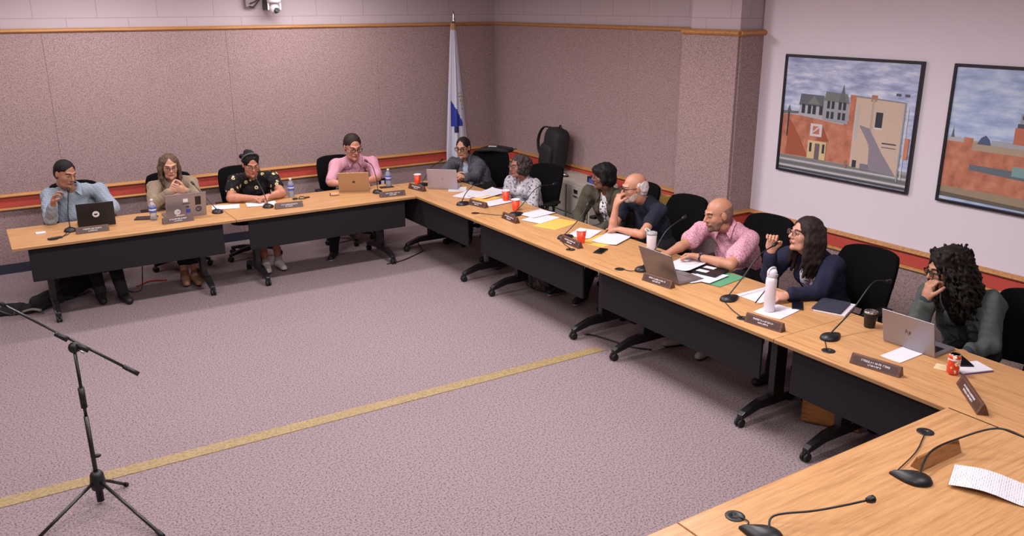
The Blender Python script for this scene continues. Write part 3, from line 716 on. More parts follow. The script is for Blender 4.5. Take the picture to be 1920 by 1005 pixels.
def person(S, J):
    key = S['key']; N = np.array(J['N']); P = np.array(J['P']); H = np.array(J['H'])
    SR, SL, ER, EL, WR, WL = [np.array(J[k]) for k in ('SR', 'SL', 'ER', 'EL', 'WR', 'WL')]
    lf_ = S.get('lift', 0)*np.array([0, 0, 1.]); N = N+lf_*.65; SR = SR+lf_*.35; SL = SL+lf_*.35
    b = R(J['bz']); Rt = np.array([math.cos(b), math.sin(b), 0]); Fw0 = np.array([-math.sin(b), math.cos(b), 0])
    up = nrm(N-P); Fw = nrm(np.cross(up, Rt)); Rt = nrm(np.cross(Fw, up)); A = np.stack([Rt, Fw, up], 1)
    g = S.get('girth', 1.0); hs = S.get('hs', 1.0)
    Rh = frame(S.get('hz', J['hz']), S.get('pitch', 0), S.get('roll', 0))
    hp = lambda v: H+Rh@(np.array(v, float)*hs)
    loc = (float(P[0]), float(P[1]), 0.0)
    T = thing('person', S['label'], 'person', loc)
    # ---- legs
    hips = [P+Rt*.09-np.array([0, 0, .0]), P-Rt*.09]
    feet = S.get('feet', [None, None]); kn, an = [], []
    for i, sgn in enumerate((1, -1)):
        if feet[i] is None: a = P+Fw0*.50+Rt*sgn*.11; a[2] = .09
        else: a = np.array([feet[i][0], feet[i][1], .09])
        k = (hips[i]+a)/2; dirh = np.array([a[0]-hips[i][0], a[1]-hips[i][1], 0]); dl = np.linalg.norm(dirh); dirh = dirh/(dl+1e-6)
        k = hips[i]+dirh*min(.44, max(.30, dl*.9)); k[2] = .565; kn.append(k); an.append(a)
    lo = np.min(np.stack([P-.35, H-.3, WR-.2, WL-.2, ER-.12, EL-.12, an[0]-.14, an[1]-.14]), 0); hi = np.max(np.stack([P+.35, H+.3, WR+.2, WL+.2, ER+.12, EL+.12, an[0]+.14, an[1]+.14]), 0)
    lo[2] = -.02; hi[2] = H[2]+.22
    hh = .006 if not S.get('fine') else .0054
    f = Fld(lo, hi, hh)
    # ---- body (skin) : legs, trunk, arms
    for i in range(2):
        f.chain([hips[i], kn[i]], [.075*g, .052*g], k=.03); f.chain([kn[i], an[i]], [.050*g, .034], k=.02)
        fd = nrm(np.array([an[i][0]-P[0], an[i][1]-P[1], 0])); f.cap(an[i]-[0, 0, .03], an[i]+fd*.12-[0, 0, .058], .034, .024, k=.02)
    L = np.linalg.norm(N-P)
    f.cap(P+up*.02, P+up*L*.45, .10*g, .095*g, k=.05, A=A, sc=(1.35, .95, 1)); f.cap(P+up*L*.5, N-up*.12, .095*g, .10, k=.06, A=A, sc=(1.42, .85, 1))
    f.cap(N-up*.06+Rt*.03, SR, .042, .043*g, k=.04); f.cap(N-up*.06-Rt*.03, SL, .042, .043*g, k=.04)
    ag = S.get('arm', 1.0)
    for s_, e_, w_ in ((SR, ER, WR), (SL, EL, WL)):
        f.chain([s_, e_], [.046*ag, .038*ag], k=.025); m_ = e_+(w_-e_)*.3
        f.chain([e_, m_, w_], [.037*ag, .038*ag, .025*max(1, ag*.95)], k=.012)
    f.cap(N-up*.05, hp((0, -.02, -.085)), .050, .052*hs, k=.03)
    # ---- head
    def he(c, r, k=.012, mode='u'): f.ell(hp(c), np.array(r)*hs, Rh, k*hs, mode)
    def hc(a, b2, ra, rb=None, k=.008, mode='u'): f.cap(hp(a), hp(b2), ra*hs, (rb or ra)*hs, k=k*hs, mode=mode)
    jw = S.get('jaw', 1.0)
    he((0, -.012, .035), (.074, .094, .082)); he((0, .018, -.028), (.061*jw, .070, .082), .02); hc((-.03*jw, .035, -.085), (.03*jw, .035, -.085), .024, k=.02)
    hc((0, .070, -.098), (0, .062, -.096), .019, k=.02)
    he((-.038, .052, -.022), (.022, .026, .024), .015); he((.038, .052, -.022), (.022, .026, .024), .015)
    hc((-.036, .074, .030), (-.008, .086, .026), .010, k=.012); hc((.036, .074, .030), (.008, .086, .026), .010, k=.012)
    he((-.031, .096, .006), (.018, .014, .013), .010, 's'); he((.031, .096, .006), (.018, .014, .013), .010, 's')
    hc((0, .088, .016), (0, .108, -.024), .0075, .0115, k=.010); hc((-.011, .094, -.030), (.011, .094, -.030), .0085, k=.008)
    hc((-.018, .084, -.056), (.018, .084, -.056), .0085, k=.008); hc((-.02, .096, -.0585), (.02, .096, -.0585), .0022, k=.004, mode='s')
    if S.get('ears', True):
        for sg in (-1, 1): f.ell(hp((sg*.074, -.008, -.002)), np.array((.010, .019, .031))*hs, Rh, .008); 
    # ---- hands
    for nm in ('R', 'L'):
        hd = S.get('hand'+nm)
        if hd: hand(f, {'R': WR, 'L': WL}[nm], hd[0], hd[1], hd[2], hd[3], 1.02*hs**.5)
    f.mesh('body', S['skin'], T, loc)
    # ---- eyes, brows, lips
    for sg in (-1, 1):
        e = MB().ball(tuple(hp((sg*.031, .0752, .005))-np.array(loc)), .0116*hs, 12).build('eye', plain('eye_white', (160, 146, 142), .35), T)
        MB().ball(tuple(hp((sg*.031+.0, .0830, .003))-np.array(loc)), .0058*hs, 8).build('iris', plain('iris_dark', (36, 26, 22), .25), e)
        MB().tube([tuple(hp(q)-np.array(loc)) for q in ((sg*.018, .085, .008), (sg*.031, .0885, .0145), (sg*.045, .080, .009))], .0032*hs, 6, sub=3).build('eyelid', S['skin'], T)
    lm = MB(); lm.tube([tuple(hp(q)-np.array(loc)) for q in ((-.022, .083, -.057), (-.01, .0925, -.055), (0, .094, -.0565), (.01, .0925, -.055), (.022, .083, -.057))], [.002*hs, .0045*hs, .0045*hs, .0045*hs, .002*hs], 8)
    lm.tube([tuple(hp(q)-np.array(loc)) for q in ((-.019, .083, -.0605), (0, .0915, -.0645), (.019, .083, -.0605))], [.002*hs, .0052*hs, .002*hs], 8, sub=3)
    lm.build('lips', plain('lips_%d' % S.get('lip', (150, 84, 78))[0], S.get('lip', (150, 84, 78)), .45), T)
    if S.get('brow'):
        bm = MB()
        for sg in (-1, 1): bm.tube([tuple(hp(q)-np.array(loc)) for q in ((sg*.014, .0925, .026), (sg*.032, .087, .031), (sg*.050, .070, .026))], .0034*hs, 6, sub=3)
        bm.build('eyebrows', S['brow'], T)
    # ---- trousers
    if S.get('pants') is not None:
        q = Fld(np.minimum(lo, P-.35), hi*[1, 1, 0]+[0, 0, P[2]+.25], .008)
        cut = S.get('pant_len', 1.0)
        for i in range(2):
            q.chain([hips[i], kn[i]], [.088*g, .068*g], k=.03); e_ = kn[i]+(an[i]-kn[i])*cut
            q.chain([kn[i], e_], [.066*g, .052], k=.02)
        q.cap(P-up*.02, P+up*.12, .112*g, .105*g, k=.05, A=A, sc=(1.35, .98, 1)); q.wrinkle(.0022, 34, 3)
        q.mesh('trousers', S['pants'], T, loc)
    for i in range(2):
        if S.get('shoes'):
            fd = nrm(np.array([an[i][0]-P[0], an[i][1]-P[1], 0])); c = an[i]*[1, 1, 0]
            q = Fld(c-.2, c+[.2, .2, .17], .005)
            q.cap(c+[0, 0, .052]-fd*.01, c+fd*.15+[0, 0, .034], .048, .036, k=.02, A=np.stack([np.cross(fd, [0, 0, 1]), fd, [0, 0, 1]], 1), sc=(.95, 1, .95)); q.cap(c+[0, 0, .06], c+[0, 0, .10], .044, .042, k=.02)
            q.half((0, 0, .002), (0, 0, 1)); sh_ = q.mesh('shoe', [S['shoes'], S.get('sole', M_RUB)], T, loc, cut=lambda cc: (cc[:, 2] < .022))
    # ---- upper garments
    def garment(name, mat, infl, sleeve, opening=None, vneck=.0, collar=None, hem=.0, seed=1, amp=.0035, puff=0):
        lo2 = np.min(np.stack([P-.36, SR-.14, SL-.14, ER-.14, EL-.14, WR-.1, WL-.1]), 0); hi2 = np.max(np.stack([P+.36, N+.12, SR+.14, SL+.14, ER+.14, EL+.14, WR+.1, WL+.1]), 0)
        lo2[2] = P[2]-.15
        q = Fld(lo2, hi2, .0075 if not S.get('fine') else .0065)
        q.cap(P+up*(.0+hem), P+up*L*.45, .108*g+infl, .108*g+infl, k=.05, A=A, sc=(1.36, 1.0, 1)); q.cap(P+up*L*.5, N-up*.115, .104*g+infl, .098+infl, k=.06, A=A, sc=(1.45, .92, 1))
        bl = S.get('belly', 0)
        if bl: q.ell(P+up*L*.35+Fw*.09, (.13*g, .09+bl, .14), A, .06)
        if S.get('bust'):
            for sg in (-1, 1): q.ell(P+up*(L*.66)+Fw*(.085*g)+Rt*sg*.07, (.068*g+infl, .055+infl, .07), A, .04)
        q.cap(N-up*.048+Rt*.03, SR, .054+infl*.5, .056*ag+infl, k=.05); q.cap(N-up*.048-Rt*.03, SL, .054+infl*.5, .056*ag+infl, k=.05)
        for s_, e_, w_ in ((SR, ER, WR), (SL, EL, WL)):
            if sleeve <= 1:
                m_ = s_+(e_-s_)*sleeve; q.chain([s_, m_], [.060*ag+infl, (.054+puff)*ag+infl], k=.035)
            else:
                t_ = sleeve-1; m_ = e_+(w_-e_)*t_; q.chain([s_, e_], [.058*ag+infl, .049*ag+infl], k=.035); q.chain([e_, m_], [.048*ag+infl, .036*ag+infl], k=.02)
                if t_ < .9: pass
        # flat ends of sleeves and neck hole
        q.wrinkle(amp*1.5, 22, seed); q.wrinkle(amp*.9, 48, seed+9)
        q.cap(N+up*.03, N+up*.12+Fw*.02, .056+.35*vneck, .075, k=.012, mode='s')
        if vneck: q.cap(N+Fw*.07, N-up*(.02+vneck)+Fw*.13, .035+.2*vneck, .018, k=.012, mode='s')
        if opening:
            wd = opening
            q.cap(N+Fw*.08-up*.02, P+up*.02+Fw*(.19*g+bl), wd*.7, wd, k=.01, mode='s', A=A, sc=(1, 2.2, 1))
        o = q.mesh(name, mat, T, loc)
        if collar:
            cm, cr = collar; c = MB()
            for sg in (-1, 1):
                base = [N-Fw*.058+up*.050, N+Rt*sg*.058+up*.046, N+Rt*sg*.064+Fw*.040+up*.022, N+Rt*sg*.030+Fw*.092-up*.020]
                outp = [N-Fw*.085+up*.014, N+Rt*sg*.092+up*.010, N+Rt*sg*.098+Fw*.060-up*.006, N+Rt*sg*.072+Fw*.120-up*(.062+cr)]
                B_ = catmull([Vector(x-np.array(loc)) for x in base], 5); O_ = catmull([Vector(x-np.array(loc)) for x in outp], 5)
                th = Vector(up*.005+Fw*.002); n_ = len(B_)
                vs = [tuple(x) for x in B_]+[tuple(x) for x in O_]+[tuple(x+th) for x in B_]+[tuple(x+th) for x in O_]
                fs = []
                for i in range(n_-1):
                    fs += [(i, i+1, n_+i+1, n_+i), (2*n_+i+1, 2*n_+i, 3*n_+i, 3*n_+i+1), (n_+i, n_+i+1, 3*n_+i+1, 3*n_+i), (i+1, i, 2*n_+i, 2*n_+i+1)]
                fs += [(0, n_, 3*n_, 2*n_), (n_-1, 2*n_-1, 4*n_-1, 3*n_-1)]
                c.add(vs, fs, 0, True)
            c.build('collar', cm, o)
        return o
    for gm in S['wear']: garment(**gm)
    # ---- hair
    if S.get('hair'):
        q = Fld(H-[.26, .26, .42], H+[.26, .26, .22], .0055)
        def qe(c, r, k=.012, mode='u'): q.ell(hp(c), np.array(r)*hs, Rh, k, mode)
        def qc(pts, rs, k=.012, mode='u'): q.chain([hp(p) for p in pts], [r*hs for r in rs], k=k, mode=mode)
        S['hair'](q, qe, qc, hp, Rh, hs)
        q.mesh('hair', S['hairm'], T, loc)
    if S.get('beard'):
        q = Fld(H-.16, H+.16, .0045)
        q.ell(hp((0, .018, -.030)), np.array((.0625*jw, .072, .084))*hs, Rh, .01); q.cap(hp((-.03*jw, .036, -.086)), hp((.03*jw, .036, -.086)), .0255*hs, k=.02); q.cap(hp((0, .070, -.098)), hp((0, .062, -.096)), .0205*hs, k=.02)
        q.cap(hp((-.020, .086, -.043)), hp((.020, .086, -.043)), .007*hs, k=.01)
        q.half(hp((0, 0, -.036)), Rh@np.array((0, -.1, -1)))
        q.ell(hp((0, .10, -.058)), np.array((.022, .02, .0095))*hs, Rh, .004, 's'); q.ell(hp((-.045, .07, -.03)), np.array((.03, .03, .026))*hs, Rh, .008, 's'); q.ell(hp((.045, .07, -.03)), np.array((.03, .03, .026))*hs, Rh, .008, 's')
        q.F = np.maximum(q.F, q.F*0-1); q.mesh('beard', S['beard'], T, loc)
    # ---- glasses
    if S.get('glasses') is not None:
        gm, th = S['glasses']; G = MB(); Lz = MB(); o = np.array(loc)
        for sg in (-1, 1):
            ring = [tuple(hp((sg*.033+.024*math.copysign(abs(math.cos(a))**.75, math.cos(a)), .104-.10*abs(.009+.024*math.cos(a)*1)*.35, .004+.017*math.copysign(abs(math.sin(a))**.75, math.sin(a))))-o) for a in [2*math.pi*i/24 for i in range(25)]]
            G.tube(ring, th*hs, 6); G.tube([tuple(hp(p)-o) for p in ((sg*.056, .099, .010), (sg*.072, .075, .010), (sg*.079, .0, .008), (sg*.078, -.02, -.006))], th*.9*hs, 6)
            Lz.add(ring[:-1], [tuple(range(24))])
        G.tube([tuple(hp(p)-o) for p in ((-.010, .104, .006), (0, .107, .009), (.010, .104, .006))], th*hs, 6)
        go = G.build('glasses', gm, T); Lz.build('lenses', plain('lens_glass', (235, 238, 245), .05, trans=1.0, alpha=.35), go)
    for ex in S.get('extra', []): ex(T, loc, hp, Rh, A, dict(N=N, P=P, WR=WR, WL=WL, ER=ER, EL=EL, SR=SR, SL=SL, up=up, Rt=Rt, Fw=Fw))
    return T

# ---- hair shapes (head frame: x right, y forward, z up)
def h_short(front=.075, line=.055, back=-.05, th=.0035):
    def fn(q, qe, qc, hp, Rh, hs):
        qe((0, -.016, .037), (.076+th, .092+th, .083+th)); qe((0, -.03, .0), (.075+th*.6, .072+th, .075))
        q.wrinkle(.0015, 120, 4)
        # face cut: everything ahead of a slanted plane and below the hairline is removed
        qe((0, .125, line-.085), (.085, .085, .105), .01, 's'); qe((-.075, .06, -.02), (.05, .062, .062), .008, 's'); qe((.075, .06, -.02), (.05, .062, .062), .008, 's')
        qe((-.09, .0, -.01), (.026, .026, .034), .006, 's'); qe((.09, .0, -.01), (.026, .026, .034), .006, 's')
        q.half(hp((0, -.06, back)), Rh@np.array((0, .35, 1)))
    return fn
def h_fringe(q, qe, qc, hp, Rh, hs):     # balding crown, hair at sides and back
    qe((0, -.028, .012), (.081, .088, .078)); qe((0, -.055, -.01), (.070, .058, .070)); q.wrinkle(.003, 90, 4)
    qe((0, .060, .085), (.088, .112, .105), .012, 's'); qe((-.085, .02, -.01), (.03, .034, .05), .006, 's'); qe((.085, .02, -.01), (.03, .034, .05), .006, 's')
    qe((-.0, .10, -.03), (.1, .09, .1), .006, 's')
def h_buzz(q, qe, qc, hp, Rh, hs):
    qe((0, -.020, .022), (.0765, .0905, .078)); qe((0, -.03, -.01), (.074, .074, .072)); qe((0, .055, .075), (.060, .10, .07), .02, 's'); qe((0, .13, .0), (.09, .095, .12), .01, 's')
    qe((-.09, -.0, -.01), (.026, .026, .036), .006, 's'); qe((.09, -.0, -.01), (.026, .026, .036), .006, 's'); q.half(hp((0, -.06, -.065)), Rh@np.array((0, .35, 1)))
def h_long(length=.26, parted=.0, thick=.030, frontdrop=.05, seed=3, wav=.003, volume=.012, fx=.068):
    def fn(q, qe, qc, hp, Rh, hs):
        qe((0, -.018, .040), (.078+volume, .094+volume, .085+volume*.8)); qe((0, -.05, -.02), (.078+volume, .062+volume, .10))
        for sg in (-1, 1):
            for (y, l, r) in ((.030, .85, thick*.75), (-.005, 1.0, thick), (-.04, 1.0, thick*1.1), (-.075, 1.0, thick*1.1)):
                x = fx+.016; pts = [(sg*x*.85, y, .06), (sg*(x+.006), y-.005, -.03), (sg*(x+.008), y-.012+frontdrop*.3, -length*l*.6), (sg*(x-.004), y+frontdrop*.5, -length*l)]
                qc(pts, [r*.8, r, r*.95, r*.35], .02)
        for x in (-.04, 0, .04): qc([(x, -.085, .02), (x, -.10, -.08), (x*1.1, -.095, -length*.75), (x, -.08, -length)], [.03, .032, .03, .012], .02)
        q.wrinkle(wav, 75, seed)
        qe((parted, .125, -.032), (.066, .085, .118), .012, 's'); qe((parted, .112, .056), (.050, .050, .032), .012, 's'); qe((0, .10, -.11), (.066, .10, .11), .02, 's'); qe((0, .08, -.25), (.07, .10, .14), .02, 's')
    return fn
def h_curly(q, qe, qc, hp, Rh, hs):
    r = np.random.RandomState(2); qe((0, -.025, .035), (.088, .100, .090)); qe((0, -.05, -.03), (.095, .075, .09))
    for i in range(260):
        v = nrm(r.normal(size=3)); p = np.array((0, -.025, .015))+v*np.array((.100, .108, .105))
        if p[1] > .045 and p[2] < .075: continue
        if p[2] < -.12: continue
        q.ell(hp(p), np.array((.016, .016, .018))*(.8+.5*r.rand())*hs, None, .006)
    qe((0, .135, -.02), (.062, .085, .098), .01, 's')
def h_bob(q, qe, qc, hp, Rh, hs):
    qe((0, -.012, .042), (.092, .108, .092)); qe((0, -.045, -.02), (.090, .078, .085)); qe((0, .07, .065), (.075, .04, .035), .02)
    for sg in (-1, 1): qc([(sg*.07, .03, .05), (sg*.082, .02, -.02), (sg*.07, .02, -.06)], [.03, .026, .012], .02)
    q.wrinkle(.0025, 80, 6); qe((0, .13, -.055), (.064, .085, .095), .01, 's')
def h_bun(q, qe, qc, hp, Rh, hs):
    qe((0, -.016, .040), (.082, .098, .088)); qe((0, -.03, -.01), (.078, .078, .07)); qe((.015, -.05, .108), (.045, .042, .034), .02); qe((.078, -.04, .080), (.028, .028, .026), .012)
    q.wrinkle(.003, 90, 4); qe((0, .132, -.004), (.068, .085, .118), .01, 's'); qe((-.09, .0, -.02), (.03, .03, .04), .006, 's'); qe((.09, .0, -.02), (.03, .03, .04), .006, 's'); q.half(hp((0, -.06, -.055)), Rh@np.array((0, .3, 1)))
def h_tied(q, qe, qc, hp, Rh, hs):
    qe((0, -.018, .038), (.079, .097, .085)); qe((0, -.05, -.01), (.074, .062, .07)); qc([(0, -.10, -.02), (.02, -.105, -.10), (.055, -.06, -.17), (.085, .0, -.24), (.088, .04, -.30)], [.03, .03, .028, .024, .01], .02)
    q.wrinkle(.002, 80, 4); qe((0, .130, -.03), (.068, .085, .114), .01, 's'); qe((0, .112, .054), (.050, .048, .032), .012, 's'); qe((-.092, .01, -.02), (.03, .03, .045), .006, 's'); qe((.092, .01, -.02), (.03, .03, .045), .006, 's')
def h_bigcurl(q, qe, qc, hp, Rh, hs):
    # heavy long curls: core masses plus many wiggly locks
    r = np.random.RandomState(8); qe((0, -.025, .045), (.100, .115, .095)); qe((0, -.06, -.06), (.12, .10, .14)); qe((0, -.06, -.17), (.125, .095, .14)); qe((.0, -.05, -.26), (.10, .075, .10))
    for i in range(230):
        a = r.uniform(.30, 2*math.pi-.30); x0, y0 = math.sin(a), math.cos(a)
        z0 = r.uniform(-.04, .125); ln = r.uniform(.18, .34); ph = r.rand()*6.28; rad = r.uniform(.95, 1.18)
        pts, rs = [], []
        for j in range(9):
            t = j/8; z = z0-ln*t; w_ = .085*rad+.055*min(1, max(0, (.08-z)/.22))
            amp = .011; pts.append((x0*w_*1.05+amp*math.cos(ph+j*2.0), y0*w_-.03+amp*math.sin(ph+j*2.0), z)); rs.append(.0072*(1-.45*t))
        if y0 > .55 and z0 < .07: continue
        qc(pts, rs, .004)
    q.wrinkle(.0025, 70, 5); qe((0, .135, -.015), (.060, .085, .105), .01, 's')

M_GLB = plain('glasses_black', (22, 20, 24), .3); M_GLT = plain('glasses_wire', (90, 80, 76), .3, metal=.6)
dn = (0, 0, -1); 
def watch(side, mat=M_BLK):
    def fn(T, loc, hp, Rh, A, D):
        w_ = D['W'+side]; e_ = D['E'+side]; d = nrm(w_-e_); c = w_-d*.02-np.array(loc)
        a = nrm(np.cross(d, (0, 0, 1))); b2 = np.cross(a, d)
        b_ = MB().tube([tuple(c-d*.009), tuple(c+d*.009)], .0315, 18).build('watch_strap', mat, T)
        MB().tube([tuple(c+b2*.029), tuple(c+b2*.037)], .017, 16).build('watch_face', plain('watch_glass', (40, 40, 46), .1), b_)
    return fn
def headband(T, loc, hp, Rh, A, D):
    o = np.array(loc); MB().tube([tuple(hp((x, y, z))-o) for x, y, z in ((-.083, -.03, .03), (-.076, .0, .085), (-.045, .022, .122), (0, .030, .134), (.045, .022, .122), (.076, .0, .085), (.083, -.03, .03))], .011, 10, sub=5, flat=.5).build('headband', plain('headband_grey', (96, 100, 108), .5), T)
def lanyard(T, loc, hp, Rh, A, D):
    o = np.array(loc); N, F, U, X = D['N'], D['Fw'], D['up'], D['Rt']
    MB().tube([tuple(p-o) for p in (N-X*.045+U*.01, N-X*.05+F*.08-U*.04, N+F*.145-U*.20, N+F*.17-U*.30)], .005, 6, sub=6, flat=.4).build('lanyard', plain('lanyard_red', (110, 40, 60), .6), T)

SK = dict(a=skinmat('tan', (164, 116, 92)), b=skinmat('fair', (196, 146, 122)), c=skinmat('warm', (182, 124, 98)), d=skinmat('rosy', (194, 138, 118)), e=skinmat('olive', (184, 136, 112)),
          f=skinmat('light_brown', (150, 100, 82)), g=skinmat('brown', (104, 68, 54)), h=skinmat('old', (190, 136, 112)), i=skinmat('beige', (184, 132, 106)), j=skinmat('pinkish', (194, 144, 124)), k=skinmat('mid', (172, 124, 102)))
HB = hairmat('black', (13, 11, 13), (24, 20, 22)); HBR = hairmat('brown', (30, 21, 20), (50, 36, 33)); HDK = hairmat('dark_brown', (24, 18, 18), (42, 32, 31)); HGR = hairmat('grey_white', (190, 184, 182), (226, 222, 222)); HLB = hairmat('light_brown', (62, 46, 38), (108, 86, 70))
HST = hairmat('stubble', (96, 72, 64), (130, 98, 86)); HWB = hairmat('white_beard', (168, 150, 142), (208, 196, 190)); HCURL = hairmat('grey_curl', (30, 25, 26), (78, 68, 66)); HBUZ = hairmat('buzz', (112, 84, 76), (134, 102, 92)); HBLC = hairmat('brown_curl', (14, 11, 12), (34, 24, 22), 40)
J = {
  'p1':dict(H=(-5.464, -0.98, 1.172),hz=-134.6,N=(-5.432, -0.865, 1.012),bz=-178,SR=(-5.627, -0.888, 0.948),SL=(-5.177, -0.872, 0.948),ER=(-5.665, -1.17, 0.79),WR=(-5.63, -1.31, 0.955),EL=(-5.103, -1.10, 0.815),WL=(-5.268, -1.26, 0.80),P=(-5.35, -0.72, 0.55)),
  'p2':dict(H=(-4.5, -0.95, 1.143),hz=174.5,N=(-4.482, -0.86, 0.998),bz=-176,SR=(-4.66, -0.893, 0.928),SL=(-4.301, -0.867, 0.928),ER=(-4.733, -1.12, 0.79),WR=(-4.575, -1.20, 0.93),EL=(-4.285, -1.102, 0.79),WL=(-4.425, -1.22, 0.93),P=(-4.45, -0.68, 0.54)),
  'p3':dict(H=(-3.708, -1.08, 1.105),hz=172.6,N=(-3.665, -0.94, 0.952),bz=178,SR=(-3.866, -0.953, 0.882),SL=(-3.466, -0.967, 0.882),ER=(-3.975, -1.18, 0.79),WR=(-3.79, -1.30, 0.79),EL=(-3.45, -1.24, 0.79),WL=(-3.62, -1.32, 0.79),P=(-3.62, -0.72, 0.54)),
  'p4':dict(H=(-2.504, -0.97, 1.172),hz=168.0,N=(-2.454, -0.84, 0.995),bz=176,SR=(-2.67, -0.845, 0.925),SL=(-2.241, -0.875, 0.925),ER=(-2.82, -1.04, 0.80),WR=(-2.74, -1.17, 0.80),EL=(-2.26, -1.07, 0.80),WL=(-2.47, -1.20, 0.80),P=(-2.42, -0.62, 0.55)),
  'p5':dict(H=(-1.2, -1.225, 1.078),hz=105.7,N=(-1.12, -1.182, 0.915),bz=118,SR=(-1.225, -1.028, 0.845),SL=(-1.051, -1.355, 0.845),ER=(-1.44, -1.20, 0.79),WR=(-1.44, -1.46, 0.80),EL=(-1.22, -1.55, 0.79),WL=(-1.39, -1.62, 0.80),P=(-.98, -1.3, 0.54)),
  'p6':dict(H=(-1.17, -2.424, 1.031),hz=71.9,N=(-1.08, -2.373, 0.895),bz=104,SR=(-1.142, -2.208, 0.825),SL=(-1.057, -2.548, 0.825),ER=(-1.22, -2.20, 0.62),WR=(-1.32, -2.36, 0.64),EL=(-1.165, -2.68, 0.64),WL=(-1.30, -2.55, 0.64),P=(-0.97, -2.36, 0.5)),
  'p7':dict(H=(-1.1, -3.803, 1.136),hz=56.2,N=(-1.05, -3.795, 1.009),bz=108,SR=(-1.126, -3.625, 0.939),SL=(-1.012, -3.977, 0.939),ER=(-1.22, -3.58, 0.72),WR=(-1.34, -3.74, 0.67),EL=(-1.15, -4.08, 0.72),WL=(-1.32, -3.98, 0.67),P=(-0.85, -3.75, 0.54)),
  'p8':dict(H=(-1.2, -4.375, 1.138),hz=59.1,N=(-1.08, -4.369, 1.004),bz=98,SR=(-1.128, -4.174, 0.934),SL=(-1.072, -4.57, 0.934),ER=(-1.44, -4.37, 0.785),WR=(-1.405, -4.37, 1.0),EL=(-1.36, -4.68, 0.79),WL=(-1.40, -4.44, 0.79),P=(-0.88, -4.4, 0.54)),
  'p9':dict(H=(-1.25, -5.455, 1.115),hz=63.4,N=(-1.12, -5.435, 0.983),bz=104,SR=(-1.189, -5.241, 0.913),SL=(-1.10, -5.66, 0.913),ER=(-1.41, -5.27, 0.85),WR=(-1.60, -5.27, 0.80),EL=(-1.41, -5.77, 0.80),WL=(-1.485, -5.50, 0.81),P=(-0.92, -5.5, 0.54)),
  'p10':dict(H=(-1.2, -6.264, 1.121),hz=52.8,N=(-1.1, -6.271, 0.986),bz=97,SR=(-1.142, -6.095, 0.916),SL=(-1.098, -6.452, 0.916),ER=(-1.36, -6.10, 0.80),WR=(-1.42, -6.155, 1.01),EL=(-1.36, -6.54, 0.79),WL=(-1.59, -6.46, 0.785),P=(-0.9, -6.3, 0.54)),
  'p11':dict(H=(-1.15, -7.312, 1.122),hz=39.3,N=(-1.03, -7.366, 0.992),bz=108,SR=(-1.105, -7.201, 0.922),SL=(-0.993, -7.543, 0.922),ER=(-1.38, -7.30, 0.80),WR=(-1.36, -7.33, 0.965),EL=(-1.10, -7.63, 0.70),WL=(-1.30, -7.60, 0.69),P=(-0.86, -7.4, 0.54)),
}
gar = lambda name, mat, infl=0., sleeve=1.95, **k: dict(name=name, mat=mat, infl=infl, sleeve=sleeve, **k)
NAVY = clothmat('navy', 'plain', (34, 36, 58)); BLKP = plain('trouser_black', (26, 26, 32), .9)
c1 = clothmat('blue_plaid', 'plaid', (104, 118, 134), (166, 176, 188), s=1.8)
c2a = clothmat('tan_blazer', 'plain', (146, 128, 110)); c2b = clothmat('white_blouse', 'plain', (206, 196, 200))
c3 = clothmat('floral', 'flower', (26, 24, 27), (206, 190, 150), (120, 108, 66), s=1.1); c4 = clothmat('pink', 'plaid', (176, 124, 146), (216, 162, 174), s=2.2)
c5a = clothmat('grey_knit', 'heather', (52, 54, 62), (98, 98, 108)); c5b = clothmat('pale_blue', 'plain', (160, 168, 186)); c6a = clothmat('print_jacket', 'blot', (180, 176, 184), (104, 98, 110), s=1.7); c6b = clothmat('white_top', 'plain', (206, 200, 208))
c7a = clothmat('olive', 'plain', (74, 68, 58)); c7b = clothmat('white_print', 'blot', (214, 210, 216), (52, 48, 54), s=1.6); c8 = clothmat('navy_tee', 'plain', (38, 40, 54)); c9 = clothmat('pink_leaf', 'leaf', (212, 158, 174), (172, 118, 138), s=3.6)
c10b = clothmat('dotted', 'dots', (206, 204, 212), (56, 60, 70), s=1.4); c11 = clothmat('dark_green', 'plain', (78, 84, 82)); c11b = clothmat('teal_dark', 'plain', (50, 58, 64))
